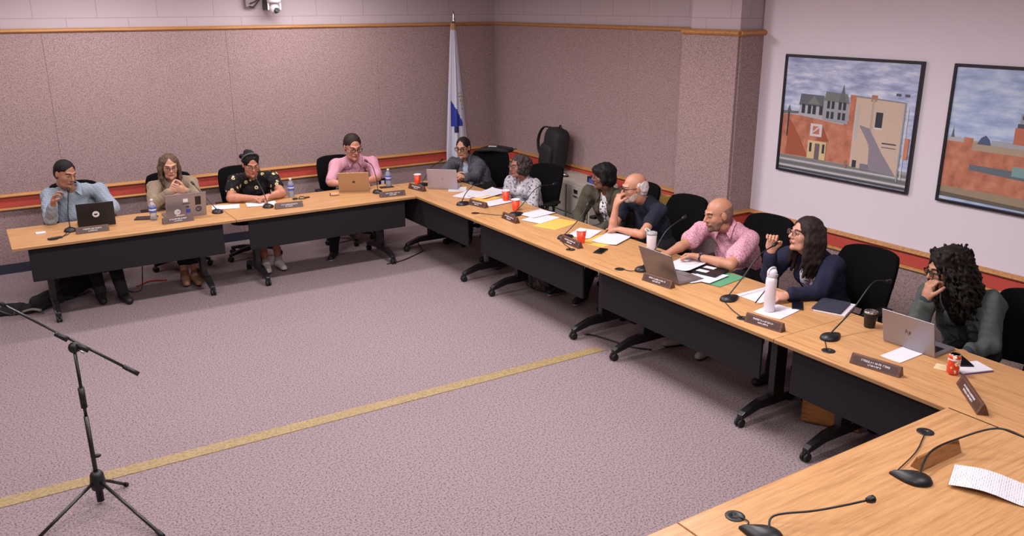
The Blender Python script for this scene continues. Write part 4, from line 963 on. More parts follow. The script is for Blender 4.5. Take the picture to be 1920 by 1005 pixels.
PPL = [
 dict(key='p1', lift=0.025, label='man in a pale blue plaid shirt raising his pinched right hand at the far left', skin=SK['a'], hz=-150, pitch=-14, roll=-6, girth=1.22, arm=1.15, hs=1.10, jaw=1.08, belly=.03, brow=HB, lip=(122, 74, 66),
      hair=h_short(line=.074), hairm=HB, wear=[gar('shirt', c1, .004, 1.86, collar=(c1, .01), vneck=.03)], pants=BLKP, shoes=M_RUB, feet=[(-5.36, -1.45), (-5.18, -1.58)],
      handR=((.25, -.25, 1), (.9, -.35, 0), (.3, -1, 0), [62, 40, 48, 55, 38]), handL=((-.45, -.9, 0), dn, (-1, .2, 0), 22)),
 dict(key='p2', lift=0.02, label='woman with long light brown hair, glasses and a tan blazer, hands clasped', skin=SK['b'], hz=176, pitch=-8, hs=1.05, bust=1, glasses=(M_GLT, .0022), brow=HLB, lip=(164, 84, 84),
      hair=h_long(.20, thick=.020, volume=.002, wav=.002, fx=.062), hairm=HLB, wear=[gar('blouse', c2b, .0, 1.2, vneck=.05), gar('blazer', c2a, .010, 1.90, opening=.08, collar=(c2a, .05))], pants=BLKP, pant_len=.75, shoes=plain('shoe_tan', (150, 110, 84), .5), feet=[(-4.55, -1.33), (-4.46, -1.38)],
      handR=((.9, -.2, .35), (.3, .9, .2), (0, 0, 1), 58), handL=((-.9, -.2, .35), (-.3, .9, .2), (0, 0, 1), 50)),
 dict(key='p3', lift=0.06, label='woman in a black floral blouse with a headband, looking down', skin=SK['c'], hz=180, pitch=-17, girth=1.12, arm=1.22, hs=1.05, bust=1, jaw=1.08, glasses=(M_GLT, .002), brow=HB, lip=(150, 80, 78),
      hair=h_bun, hairm=HB, extra=[headband, watch('L')], wear=[gar('blouse', c3, .004, .50, vneck=.05, puff=.004)], pants=BLKP, pant_len=.25, shoes=plain('shoe_white', (196, 184, 182), .6), feet=[(-3.72, -1.36), (-3.58, -1.34)],
      handR=((.9, -.3, 0), (0, .1, -1), (.2, -1, .6), 42), handL=((-.9, -.25, 0), (0, .1, -1), (-.2, -1, .6), 48)),
 dict(key='p4', lift=0.065, label='man in a pink short-sleeved shirt and dark glasses at the gold laptop', skin=SK['d'], hz=178, pitch=-16, girth=1.2, arm=1.15, hs=1.20, jaw=1.05, belly=.02, glasses=(M_GLB, .003), brow=HBR, lip=(160, 92, 84),
      hair=h_short(line=.094, th=.006), hairm=HBR, wear=[gar('shirt', c4, .004, .85, collar=(c4, .015), vneck=.04)], pants=plain('trouser_navy', (30, 32, 46), .9), shoes=M_RUB, sole=M_WHITE, feet=[(-2.93, -1.30), (-2.35, -1.25)],
      handR=((.25, -.95, 0), dn, (1, 0, 0), 25), handL=((-.3, -.9, 0), dn, (-1, 0, 0), 25)),
 dict(key='p5', lift=0.05, label='woman in a grey knit cardigan and black glasses with clasped hands', skin=SK['e'], hz=128, pitch=-6, girth=1.14, arm=1.1, hs=1.05, bust=1, glasses=(M_GLB, .0032), brow=HDK, lip=(160, 84, 80),
      hair=h_tied, hairm=HDK, wear=[gar('top', c5b, .0, 1.2, vneck=.05), gar('cardigan', c5a, .012, 1.90, opening=.045, collar=(c5a, .05))], pants=BLKP, shoes=M_RUB,
      handR=((-.2, -1, .15), (.7, 0, -.6), (0, 0, 1), 52), handL=((-.7, .6, .1), (0, -.3, -1), (-1, 0, .5), 55)),
 dict(key='p6', label='small woman with short dark curly hair and a pale patterned jacket', skin=SK['f'], hz=82, pitch=0, hs=1.0, bust=1, glasses=(M_GLT, .002), brow=HDK, lip=(140, 66, 66),
      hair=h_curly, hairm=HCURL, wear=[gar('top', c6b, .0, 1.2, vneck=.05), gar('jacket', c6a, .010, 1.9, opening=.045, collar=(c6a, .03))], pants=BLKP, shoes=M_RUB,
      handR=((-.8, -.5, 0), dn, (0, -1, 0), 30), handL=((-.9, .4, 0), dn, (0, 1, 0), 30)),
 dict(key='p7', label='woman with a black bob in an olive jacket over a printed white shirt', skin=SK['g'], hz=66, pitch=0, hs=1.05, bust=1, brow=HB, lip=(96, 50, 50),
      hair=h_bob, hairm=HB, wear=[gar('shirt', c7b, .002, 1.1, vneck=.03), gar('jacket', c7a, .016, 1.92, opening=.060, amp=.005, collar=(c7a, .03))], pants=BLKP, shoes=plain('sneaker_black', (24, 24, 26), .6), sole=M_WHITE, feet=[(-1.50, -3.72), (-1.48, -4.02)],
      handR=((-.8, -.5, 0), dn, (0, -1, 0), 30), handL=((-.9, .4, 0), dn, (0, 1, 0), 30)),
 dict(key='p8', lift=0.045, label='white-haired man in a navy t-shirt resting his chin on his fist', skin=SK['h'], hz=68, pitch=-6, girth=1.10, arm=1.0, hs=1.10, glasses=(M_GLB, .003), brow=HGR, beard=HWB, lip=(160, 100, 90),
      hair=h_fringe, hairm=HGR, wear=[gar('t_shirt', c8, .004, .50, vneck=.0, puff=.006)], pants=BLKP, shoes=M_RUB,
      handR=((.35, .0, 1), (.85, -.1, -.35), (.3, -1, 0), [70, 78, 82, 85, 40]), handL=((-.15, 1, 0), dn, (-1, 0, 0), 30)),
 dict(key='p9', lift=0.05, label='bald man in a pink leaf-print shirt leaning on the table with a watch', skin=SK['i'], hz=72, pitch=-8, girth=1.14, arm=1.12, hs=1.12, brow=HDK, beard=HST, lip=(166, 92, 84), fine=1,
      hair=h_buzz, hairm=HBUZ, extra=[watch('L')], wear=[gar('shirt', c9, .006, .68, collar=(c9, .015), vneck=.03, puff=.012)], pants=BLKP, shoes=plain('sneaker_pale', (170, 160, 160), .6), feet=[(-1.45, -5.35), (-1.42, -5.62)],
      handR=((-.95, .15, -.08), dn, (0, -1, 0), 12), handL=((-.35, .9, .05), (-.3, -.1, -1), (-1, 0, .3), 62)),
 dict(key='p10', label='woman with long dark hair in a navy cardigan, right hand raised', skin=SK['j'], hz=68, pitch=10, hs=1.08, bust=1, glasses=(M_GLT, .0016), brow=HBR, lip=(166, 92, 88), fine=1,
      hair=h_long(.27, thick=.028, volume=.008, frontdrop=-.02, wav=.0018), hairm=HBR, extra=[lanyard], wear=[gar('blouse', c10b, .0, 1.2, vneck=.05), gar('cardigan', NAVY, .012, 1.80, opening=.085)], pants=BLKP, shoes=M_RUB,
      handR=((-.05, -.05, 1), (-.8, -.5, 0), (.5, -1, 0), [58, 66, 62, 50, 40]), handL=((-.95, .15, .02), (0, .35, -1), (-.3, 1, .3), 45)),
 dict(key='p11', label='woman with very long dark curls in a dark green jacket, hand at her chin', skin=SK['k'], hz=58, pitch=-12, hs=1.08, bust=1, glasses=(M_GLB, .003), brow=HB, lip=(126, 66, 66), fine=1,
      hair=h_bigcurl, hairm=HBLC, wear=[gar('shirt', c11b, .0, 1.94, vneck=.0), gar('jacket', c11, .014, 1.75, opening=.035, amp=.005, collar=(c11, .03))], pants=BLKP, shoes=M_RUB,
      handR=((.12, .0, 1), (.75, -.3, 0), (0, -1, 0), [55, 62, 68, 72, 35]), handL=((-.9, .4, 0), dn, (0, 1, 0), 30)),
]
for S in PPL: person(S, J[S['key']])
# ================================================================== things on the tables
TZ = .7402
def lap(label, x, y, rz, mat, W=.33, D=.225, ang=105, keys=True, logo=None, kb=None):
    # local: screen hinge at the front (-y side, lid back towards -y), keyboard towards +y (user side)
    t = thing('laptop', label, 'laptop', (x, y, TZ), rz, 'laptops on the meeting tables')
    b = MB().box((0, D/2, .009), (W, D, .016)).build('base', mat, t, bevel=.004)
    MB().box((0, D*.42, .0176), (W*.86, D*.45, .0015)).build('keyboard', kb or M_BLK, b)
    MB().box((0, D*.82, .0174), (W*.32, D*.26, .001)).build('trackpad', plain('trackpad', (110, 106, 110), .4), b)
    a = R(ang-90); ly, lz = -math.sin(a), math.cos(a)
    l = MB().at((0, 0, .012), 0, rx=a).box((0, 0, D/2), (W, .008, D)).build('lid', mat, t, bevel=.003)
    MB().at((0, 0, .012), 0, rx=a).box((0, .0045, D/2), (W*.94, .001, D*.88)).build('screen', plain('screen_dark', (30, 34, 44), .15), l)
    if logo: logo(MB().at((0, 0, .012), 0, rx=a), l, D, W)
    return t
def logo_badge(mb, l, D, W):
    mb2 = MB(); mb2.T = mb.T @ Matrix.Translation((0, -.0042, D/2)) @ Matrix.Rotation(math.pi/2, 4, 'X')
    mb2.lathe([(.030, 0), (.030, .0012)], 24); mb2.build('logo', M_WHITE, l)
    mb3 = MB(); mb3.T = mb2.T @ Matrix.Translation((0, 0, .0015)); mb3.prism([(-.016, -.006), (-.002, -.012), (.014, -.004), (.016, .008), (0, .004), (-.012, .008)], 0, .0006)
    mb3.build('logo_mark', M_BLK, l)
def logo_apple(col):
    def f(mb, l, D, W):
        m2 = MB(); m2.T = mb.T @ Matrix.Translation((0, -.0042, D/2)) @ Matrix.Rotation(math.pi/2, 4, 'X')
        pts = []
        for i in range(40):
            a = 2*math.pi*i/40; r = .0155*(1+.10*math.cos(2*a)-.10*abs(math.sin(a))**.5*0)
            x, y = r*math.cos(a), r*1.02*math.sin(a)
            if abs(x) < .004: y *= .88
            dx, dy = x+0-.021*0-(.021), y-.003
            if dx*dx+dy*dy < .0075**2: x = .021-math.sqrt(max(0, .0075**2-dy*dy))
            pts.append((x, y))
        m2.prism(pts, 0, .0008); m2.prism([(.001, .019), (.004, .026), (.009, .029), (.006, .021)], 0, .0008)
        m2.build('logo', col, l)
    return f
def logo_strokes(ring=False, s=1.0):
    def f(mb, l, D, W):
        m2 = MB(); m2.T = mb.T @ Matrix.Translation((0, -.0042, D/2)) @ Matrix.Rotation(math.pi/2, 4, 'X')
        for x0, y0, x1, y1 in ((-.012, -.008, -.006, .016), (-.008, .003, -.002, .005), (-.003, -.008, .0, .004), (.004, -.016, .010, .006), (.006, .004, .013, .006), (.005, -.007, .010, -.006), (.011, -.006, .014, .005)):
            dx, dy = x1-x0, y1-y0; n = math.hypot(dx, dy); ox, oy = -dy/n*.0012, dx/n*.0012
            m2.prism([(s*(x0-ox), s*(y0-oy)), (s*(x1-ox), s*(y1-oy)), (s*(x1+ox), s*(y1+oy)), (s*(x0+ox), s*(y0+oy))], 0, .0008)
        m2.build('logo', plain('logo_dark', (44, 42, 48), .3), l)
    return f
def stickers(mb, l, D, W):
    def disc(x, z, r, mat, nm, sx=1):
        m = MB(); m.T = mb.T @ Matrix.Translation((x, -.0042, z)) @ Matrix.Rotation(math.pi/2, 4, 'X')
        m.lathe([(r, 0), (r, .0008)], 22, sx=sx); return m.build(nm, mat, l)
    disc(-.085, .055, .030, M_WHITE, 'sticker'); disc(.115, .065, .030, plain('st_dark', (60, 54, 66), .5), 'sticker'); disc(.115, .065, .014, M_WHITE, 'sticker', 1.4)
    m = MB(); m.T = mb.T; m.box((.112, -.0045, .155), (.055, .001, .09)); m.build('sticker', M_BLK, l, bevel=.0004)
    for q, (x, z, a, b2, c) in enumerate(((-.005, .17, .045, .035, (226, 224, 230)), (.0, .135, .07, .012, (70, 70, 80)), (.01, .10, .03, .02, (60, 60, 66)), (.015, .055, .042, .04, (60, 70, 160)), (-.075, .056, .02, .006, (60, 60, 70)), (-.06, .012, .08, .014, (230, 230, 232)))):
        m = MB(); m.T = mb.T; m.box((x, -.0046, z), (a, .0012, b2)); m.build('sticker', plain('st%d' % q, c, .5), l)
M_GOLD = plain('laptop_gold', (172, 138, 104), .35, metal=.35)
M_LGREY = plain('laptop_grey', (120, 112, 112), .35, metal=.5)
lap('black laptop with a round white badge in front of the man in pale blue', -5.305, -1.50, R(-4), M_BLK, .32, .225, 100, logo=logo_badge)
lap('silver laptop covered in stickers in front of the tan blazer', -4.515, -1.585, R(0), M_SILVER, .38, .24, 104, logo=stickers)
lap('gold laptop with a small dark fruit logo before the man in pink', -2.68, -1.385, R(-24), M_GOLD, .335, .22, 104, logo=logo_apple(plain('logo_brown', (70, 52, 40), .4)))
lap('silver laptop turned to the woman in the grey cardigan', -1.79, -1.80, R(-40), plain('laptop_pale', (168, 158, 166), .4, metal=.3), .34, .23, 104, logo=logo_strokes(s=.7), kb=M_SILVER)
lap('grey laptop behind a nameplate in front of the bald man', -1.97, -5.62, R(-90), M_LGREY, .36, .25, 112, kb=M_SILVER)
lap('silver laptop standing on a white paper before the woman with long curly hair', -1.66, -7.44, R(-88), M_SILVER, .33, .22, 105, logo=logo_strokes(s=1.3))

def sheet(label, x, y, rz, w=.216, l=.279, z=TZ, curl=.004, mat=None, name='paper_sheet', cat='paper', group=None, wav=0):
    mb = MB(); n = 10; vs = []; 
    for k in (0, 1):
        for j in range(n+1):
            for i in range(n+1):
                u, v = i/n-.5, j/n-.5
                h = curl*(abs(u*2)**3*.6+max(0, v*2)**3*.8)+wav*(math.sin(v*7)+1)
                vs.append((u*w, v*l, .0008+h+(-.0006 if k else 0)))
    q = (n+1)**2; fs = []
    for j in range(n):
        for i in range(n):
            a = j*(n+1)+i; fs += [(a, a+1, a+n+2, a+n+1), (q+a+n+1, q+a+n+2, q+a+1, q+a)]
    rim = [i for i in range(n)]+[j*(n+1)+n for j in range(n)]+[n*(n+1)+i for i in range(n, 0, -1)]+[j*(n+1) for j in range(n, 0, -1)]
    for a, b2 in zip(rim, rim[1:]+rim[:1]): fs.append((b2, a, q+a, q+b2))
    mb.add(vs, fs, 0, False)
    o = mb.build(name, mat or M_TYPED); o.location = (x, y, z); o.rotation_euler = (0, 0, rz)
    return tag(o, label, cat, group)
# white paper with faint typed lines; the printed one is stronger
def typed(name, c1, c2):
    m, nt, b = new_mat(name); v = mapping(nt)
    br = nt.nodes.new('ShaderNodeTexBrick'); br.inputs['Scale'].default_value = 1; br.inputs['Brick Width'].default_value = .035; br.inputs['Row Height'].default_value = .009
    br.inputs['Mortar Size'].default_value = .0032; br.inputs['Color1'].default_value = lin(c1)+(1,); br.inputs['Color2'].default_value = lin(c2)+(1,); br.inputs['Mortar'].default_value = lin((216, 212, 220))+(1,)
    nt.links.new(v, br.inputs['Vector']); nt.links.new(br.outputs['Color'], b.inputs['Base Color']); b.inputs['Roughness'].default_value = .8; return m
M_TYPED = typed('typed_paper', (192, 188, 198), (210, 206, 214)); M_PRINTED = typed('printed_paper', (158, 155, 166), (194, 190, 200))
M_MANILA = plain('manila', (232, 178, 84), .7, var=.03)
sheet('white paper on the table beside the sticker laptop and its desk microphone', -4.08, -1.36, R(75), .2, .27)
sheet('white paper lying in front of the woman in the floral blouse', -3.73, -1.42, R(80), .2, .30)
sheet('white paper half under the silver laptop by the grey cardigan', -1.66, -1.90, R(-30), .2, .24)
sheet('white paper spread open in the corner behind the bent microphone', -1.68, -2.20, R(-60), .22, .36, curl=.006)
sheet('large white paper with a raised edge left of the first red cup', -1.50, -2.32, R(-70), .26, .44, z=TZ+.003, curl=.02)
sheet('white paper beside the dark nameplate, left of the second red cup', -1.66, -2.72, R(-80), .2, .32, z=TZ+.004)
sheet('manila envelope almost covered by white papers in the corner', -1.66, -2.50, R(-75), .2, .3, z=TZ+.002, mat=M_MANILA, name='envelope', cat='envelope')
sheet('white paper right of the second red cup, uppermost of its pile', -1.58, -3.37, R(-80), .22, .3, z=TZ+.006)
sheet('white paper under the pile above the large yellow envelope', -1.66, -3.55, R(-72), .24, .32, z=TZ+.003, curl=0)
sheet('large yellow envelope lying in front of the olive jacket', -1.65, -3.79, R(-72), .26, .38, z=TZ, mat=M_MANILA, name='envelope', cat='envelope', curl=0)
sheet('white paper lying behind the third red cup', -1.64, -4.22, R(-60), .22, .3, z=TZ+.001)
sheet('curled white paper in front of the white-haired man', -1.56, -4.52, R(-65), .24, .34, z=TZ+.004, curl=.012)
sheet('yellow envelope sticking out from papers beside the third red cup', -1.66, -4.50, R(-70), .24, .36, z=TZ, mat=M_MANILA, name='envelope', cat='envelope', curl=0)
sheet('curling white paper with a blue picture by the fist of the bald man', -1.60, -5.50, R(-75), .22, .30, z=TZ+.02, curl=.03)
sheet('white paper on top of the green folder', -1.66, -5.78, R(-78), .20, .26, z=TZ+.010)
sheet('white paper tucked half out of the green folder near the laptop', -1.72, -5.74, R(-100), .2, .26, z=TZ+.007, curl=0)
sheet('green folder lying under papers before the bald man', -1.60, -5.83, R(-80), .26, .34, z=TZ+.003, mat=plain('green_folder', (88, 148, 112), .7), name='folder', cat='folder', curl=0)
t = thing('portfolio', 'black portfolio with white cards beneath the elbow of the bald man', 'portfolio', (-1.50, -5.68, TZ+.012), R(-75))
MB().box((0, 0, .006), (.22, .34, .012)).build('cover', M_BLK, t, bevel=.003)
for k, yy in enumerate((-.11, .0)): MB().box((-.03, yy, .0128), (.09, .055, .0015)).build('card', M_PAPER, t)
sheet('white paper under the writing hand of the woman in navy', -1.62, -6.28, R(-90), .22, .30, z=TZ)
sheet('white paper beneath the tall white water bottle', -1.80, -6.56, R(-80), .20, .25, z=TZ)
sheet('folded white paper in front of the silver laptop at the right', -1.75, -7.47, R(-88), .13, .28, z=TZ)
t = thing('notebook_stack', 'dark blue notebook on a white spiral pad left of the black tumbler', 'notebook', (-1.44, -6.72, TZ), R(-68))
MB().box((.02, .01, .006), (.21, .27, .012)).build('spiral_pad', M_PAPER, t, bevel=.002)
MB().box((0, 0, .019), (.19, .25, .013)).build('notebook', plain('navy_cover', (44, 46, 64), .6), t, bevel=.003)
mbx = MB()
for k in range(16): mbx.tube([(.118, -.11+k*.015, .002), (.128, -.11+k*.015, .008), (.118, -.11+k*.015, .013)], .0012, 6, sub=3)
mbx.build('spiral_binding', M_CHROME, t)
t = thing('notebook', 'small white notebook with a purple edge behind the soda can', 'notebook', (-1.63, -7.80, TZ), R(-20))
MB().box((0, 0, .004), (.2, .13, .007)).build('cover', plain('purple', (96, 60, 140), .6), t); MB().box((0, 0, .010), (.2, .13, .006)).build('pages', M_PAPER, t)
sheet('small tan note on the table just left of the soda can', -1.74, -7.70, R(20), .09, .07, mat=plain('tan_note', (214, 190, 150), .8), curl=0)

def phone(label, x, y, rz, z=TZ, w=.075, l=.155):
    t = thing('phone', label, 'phone', (x, y, z), rz, 'dark phones on the tables')
    MB().box((0, 0, .0045), (w, l, .009)).build('case', M_BLK, t, bevel=.003); MB().box((0, 0, .0095), (w*.9, l*.93, .001)).build('screen', plain('phone_screen', (20, 20, 26), .1), t)
phone('dark phone lying right of the third red cup', -1.88, -4.76, R(-60))
phone('dark phone beside the tall white bottle, half on a paper', -1.60, -6.57, R(-50), TZ+.002)
phone('dark phone on the white notebook behind the soda can', -1.60, -7.73, R(-35), TZ+.013)
phone('dark phone at the left of the sticker laptop, under the water bottle', -4.86, -1.42, R(70), w=.14, l=.2)
phone('dark phone lying behind the small bottle near the gold laptop', -2.28, -1.36, R(85))
phone('dark phone beside the white lidded tumbler', -1.52, -5.02, R(10))
tag(MB().box((0, 0, .006), (.08, .06, .01)).build('sticky_pad', M_PAPER, bevel=.002), 'small white pad on the bare left end of the table', 'note pad').location = (-5.78, -1.50, TZ-.001)
t = thing('eyeglasses_case', 'dark open eyeglasses case left of the black laptop nameplate', 'case', (-5.69, -1.79, TZ), R(15))

M_CUP = plain('cup_red', (222, 66, 32), .35)
def cup(label, x, y):
    t = thing('paper_cup', label, 'cup', (x, y, TZ), 0, 'red cups along the tables')
    MB().lathe([(.030, .0), (.031, .004), (.043, .112), (.040, .112), (.029, .008)], 28).build('cup_body', M_CUP, t)
    MB().lathe([(.0425, .108), (.0455, .110), (.0455, .116), (.041, .118), (.039, .112)], 28).build('rim', M_WHITE, t)
cup('red cup by the nameplate in the inner corner of the tables', -1.90, -1.39)
cup('red cup beside the white papers in front of the curly-haired woman', -1.52, -2.70)
cup('red cup directly right of the first one, nearer the dark nameplate', -1.67, -3.12)
cup('red cup behind the nameplate before the olive jacket', -1.85, -4.45)
M_PET = plain('clear_plastic', (225, 228, 240), .1, trans=.75, spec=.5)
def waterbottle(label, x, y):
    t = thing('water_bottle', label, 'bottle', (x, y, TZ), 0, 'clear water bottles with blue labels')
    MB().lathe([(.028, 0), (.032, .008), (.032, .07), (.029, .08), (.032, .09), (.032, .14), (.024, .165), (.013, .18), (.013, .188)], 22).build('bottle_body', M_PET, t)
    MB().lathe([(.0325, .075), (.0330, .080), (.0330, .125), (.0325, .13)], 22).build('label_band', plain('bottle_blue', (70, 90, 180), .5), t)
    MB().lathe([(.0335, .095), (.0335, .11)], 22).build('label_stripe', M_WHITE, t)
    MB().lathe([(.0145, .186), (.0145, .203), (.013, .205)], 18).build('cap', M_WHITE, t)
waterbottle('clear water bottle left of the sticker laptop', -4.81, -1.53)
waterbottle('clear water bottle beside the floral blouse', -3.35, -1.25)
waterbottle('clear water bottle right of the gold laptop', -2.24, -1.33)
t = thing('travel_tumbler', 'white tumbler with a loop lid beside the arm of the bald man', 'tumbler', (-1.58, -5.05, TZ))
MB().lathe([(.034, 0), (.036, .004), (.043, .17), (.041, .175)], 28).build('tumbler_body', M_WHITE, t)
MB().lathe([(.044, .168), (.046, .172), (.045, .188), (.02, .195)], 28).build('lid', plain('lid_grey', (160, 160, 166), .4), t)
MB().tube([(-.03, .02, .19), (-.045, .03, .207), (-.02, .04, .212), (.0, .02, .195)], .006, 8, sub=4).build('loop', M_WHITE, t)
t = thing('water_flask', 'tall white flask standing on paper in front of the woman in navy', 'bottle', (-1.835, -6.525, TZ+.002))
MB().lathe([(.034, 0), (.037, .006), (.037, .21), (.036, .225), (.031, .24)], 30).build('flask_body', plain('flask_white', (222, 216, 226), .35), t)
MB().lathe([(.032, .24), (.033, .243), (.033, .275), (.026, .29), (.01, .295)], 26).build('lid', plain('lid_white', (206, 204, 212), .4), t)
MB().box((.0, -.034, .255), (.03, .012, .022)).build('latch', plain('lid_grey', (160, 160, 166), .4), t, bevel=.003)
MB().tube([(.03, 0, .262), (.028, .0, .295), (0, 0, .305), (-.028, 0, .295), (-.03, 0, .262)], .006, 8, sub=4).build('carry_loop', M_WHITE, t)
t = thing('coffee_tumbler', 'black tumbler with a steel rim left of the silver laptop', 'tumbler', (-1.53, -7.08, TZ))
MB().lathe([(.030, 0), (.033, .004), (.041, .09), (.041, .098)], 28).build('tumbler_body', M_BLK, t)
MB().lathe([(.0405, .097), (.043, .100), (.043, .107), (.036, .112), (.034, .104)], 28).build('lid', M_CHROME, t)
t = thing('soda_can', 'red and white soda can standing right of the silver laptop', 'can', (-1.775, -7.785, TZ))
m, nt, b = new_mat('can_print'); v = mapping(nt, (1, 1, .7))
nt.links.new(ramp(nt, noise(nt, v, 38, 2), [(.40, (206, 60, 36)), (.5, (216, 96, 44)), (.56, (232, 222, 210)), (.66, (206, 150, 70))], 'CONSTANT'), b.inputs['Base Color']); b.inputs['Roughness'].default_value = .3
MB().lathe([(.025, 0), (.032, .01), (.033, .014), (.033, .105), (.028, .118)], 28).build('can_body', m, t)
MB().lathe([(.0285, .117), (.029, .121), (.026, .122), (.024, .118)], 28).build('can_lid', M_CHROME, t)
MB().lathe([(.0333, .085), (.0333, .095)], 28).build('printed_band', M_WHITE, t)

# ---------------- nameplates: wooden wedges with white lettering strokes (unreadable in the photograph)
def nameplate(label, x0, y0, x1, y1, lines=((.55, .011), (.26, .009)), turn=0, seed=1, wood_=None, blank=False):
    dx, dy = x1-x0, y1-y0; L = math.hypot(dx, dy); a = math.atan2(dy, dx)+turn
    t = thing('nameplate', label, 'nameplate', ((x0+x1)/2, (y0+y1)/2, TZ), a, 'wooden nameplates along the tables')
    # front face leans back; local front is -y
    mb = MB(); pr = [(-.030, 0), (.030, 0), (.006, .058), (-.006, .058)]
    vs = [(s*L/2, p[0], p[1]) for s in (-1, 1) for p in pr]
    mb.add(vs, [(0, 3, 2, 1), (4, 5, 6, 7), (0, 1, 5, 4), (1, 2, 6, 5), (2, 3, 7, 6), (3, 0, 4, 7)]); mb.build('block', wood_ or M_WALNUT, t, bevel=.003)
    if blank: return t
    th = math.atan2(.058, .024)
    T = t_face = Matrix.Translation((0, -.018, .029)) @ Matrix.Rotation(th, 4, 'X')
    rr = random.Random(seed); m2 = MB()
    m2.T = T
    for k, (wd, h) in enumerate(lines):
        x = -wd*L/2; y = .008-k*.018
        while x < wd*L/2:
            cw = h*rr.uniform(.45, .7)
            m2.box((x, y, .0012), (.0022, h, .0012))
            if rr.random() < .75: m2.box((x+cw*.5, y+rr.choice((-.45, 0, .45))*h, .0012), (cw, .0022, .0012))
            if rr.random() < .6: m2.box((x+cw, y, .0012), (.0022, h, .0012))
            x += cw+.0045
    m2.build('lettering', M_WHITE, t)
    m3 = MB(); m3.T = T; m3.box((0, 0, .0003), (L*.86, .040, .0012)); m3.build('name_panel', plain('name_panel', (66, 42, 36), .4), t)
    return t
nameplate('wooden nameplate in front of the black laptop', -5.51, -1.705, -5.235, -1.715, seed=3)
nameplate('wooden nameplate in front of the sticker laptop', -4.775, -1.755, -4.49, -1.745, seed=4)
nameplate('wooden nameplate right of the small white paper by the floral blouse', -3.68, -1.72, -3.40, -1.75, seed=5)
nameplate('wooden nameplate right of the gold laptop at the inner corner', -2.56, -1.80, -2.28, -1.84, seed=6)
nameplate('dark nameplate angled by the corner red cup', -2.07, -1.53, -2.02, -1.80, seed=7)
nameplate('dark nameplate at the foot of the bent microphone in the corner', -1.91, -2.62, -1.86, -2.87, seed=8)
nameplate('dark nameplate in front of the second red cup', -1.925, -3.30, -1.945, -3.58, seed=9)
nameplate('nameplate leaning before the cup and olive jacket', -1.95, -4.31, -1.97, -4.60, seed=10)
nameplate('dark nameplate against the lid of the grey laptop', -2.08, -5.54, -2.05, -5.82, seed=11)
nameplate('walnut nameplate in front of the tall white flask', -2.10, -6.57, -2.06, -6.84, seed=12)
nameplate('walnut nameplate in front of the paper and silver laptop at the right', -2.10, -7.37, -2.05, -7.655, seed=13)
nameplate('walnut nameplate turned askew on the bare corner, right of the soda can', -2.13, -8.16, -1.86, -7.89, seed=14, turn=math.pi, lines=((.5, .010), (.42, .010)))
nameplate('pale wooden nameplate seen from behind under a microphone neck', -2.885, -8.285, -2.575, -8.285, blank=True, wood_=wood('nameplate_back', (120, 78, 40), (150, 100, 54), (164, 112, 64), 3, 30), seed=15)

# ---------------- desk microphones
def mic(label, pts, rz, plug=None, head=.012, hl=.035, bs=1.2):
    b0 = Vector(pts[0]); t = thing('desk_microphone', label, 'microphone', (b0.x, b0.y, TZ), rz, 'gooseneck desk microphones')
    Mi = Matrix.Rotation(-rz, 4, 'Z')
    mb = MB(); n = 22; vs = []; 
    for (sc, z) in ((1, 0), (1, .008), (.86, .022), (.55, .032), (.2, .036)):
        for i in range(n):
            a = 2*math.pi*i/n; rx = .046*bs; ry = (.086 if math.sin(a) > 0 else .056)*bs
            k = 1-.72*max(0, math.sin(a))**1.6
            vs.append((rx*math.cos(a)*sc*k, ry*math.sin(a)*sc-.01*(1-sc), z))
    mb.add(vs, [(k*n+i, k*n+(i+1) % n, (k+1)*n+(i+1) % n, (k+1)*n+i) for k in range(4) for i in range(n)]+[tuple(range(n))[::-1], tuple(range(4*n, 5*n))], 0, True)
    mb.build('base', M_BLK, t)
    MB().box((.0, .028, .026), (.018, .014, .006)).build('talk_button', plain('button_grey', (90, 88, 94), .4), t)
    P = [Mi @ (Vector(p)-Vector((b0.x, b0.y, TZ))) for p in pts]; P[0] = Vector((0, -.01, .028))
    MB().tube(P, .0046, 8, sub=6).build('gooseneck', M_BLK, t)
    d = (P[-1]-P[-2]).normalized()
    MB().tube([P[-1]-d*.01, P[-1]+d*.006, P[-1]+d*hl, P[-1]+d*(hl+.006)], [head*.6, head, head, head*.6], 12).build('mic_head', M_BLK, t)
    if plug:
        q = Mi @ (Vector((plug[0], plug[1], TZ))-Vector((b0.x, b0.y, TZ))); s = Vector((0, .085 if rz > 0 and bs > 1.2 else -.05, .008))
        m_ = (q+s)/2+Vector((.02, -.02, 0)); m_.z = .006; q.z = .006
        MB().tube([s, m_, q], .003, 6, sub=8).build('cord', M_BLK, t)
    return t
mic('desk microphone left of the black laptop, its neck straight up', [(-5.541, -1.56, .75), (-5.535, -1.52, .90), (-5.51, -1.48, 1.04), (-5.50, -1.46, 1.09)], R(0), (-5.68, -1.79))
mic('desk microphone right of the sticker laptop, neck leaning left', [(-4.215, -1.56, .75), (-4.27, -1.42, .86), (-4.32, -1.27, .95), (-4.34, -1.22, .985)], R(0))
mic('desk microphone on the paper edge by the floral blouse', [(-3.715, -1.60, .75), (-3.715, -1.48, .87), (-3.715, -1.33, .95), (-3.715, -1.27, .975)], R(0))
mic('desk microphone right of the gold laptop, neck upright', [(-2.487, -1.578, .75), (-2.487, -1.56, .897), (-2.50, -1.50, 1.03), (-2.53, -1.43, 1.07)], R(0))
mic('desk microphone behind the corner red cup pointing at the grey cardigan', [(-1.90, -1.50, .75), (-1.83, -1.48, .85), (-1.74, -1.44, .93), (-1.60, -1.40, .985)], R(-80))
mic('desk microphone among the papers left of the first red cup', [(-1.991, -2.60, .75), (-1.945, -2.60, .86), (-1.85, -2.60, .93), (-1.76, -2.60, .94)], R(-90))
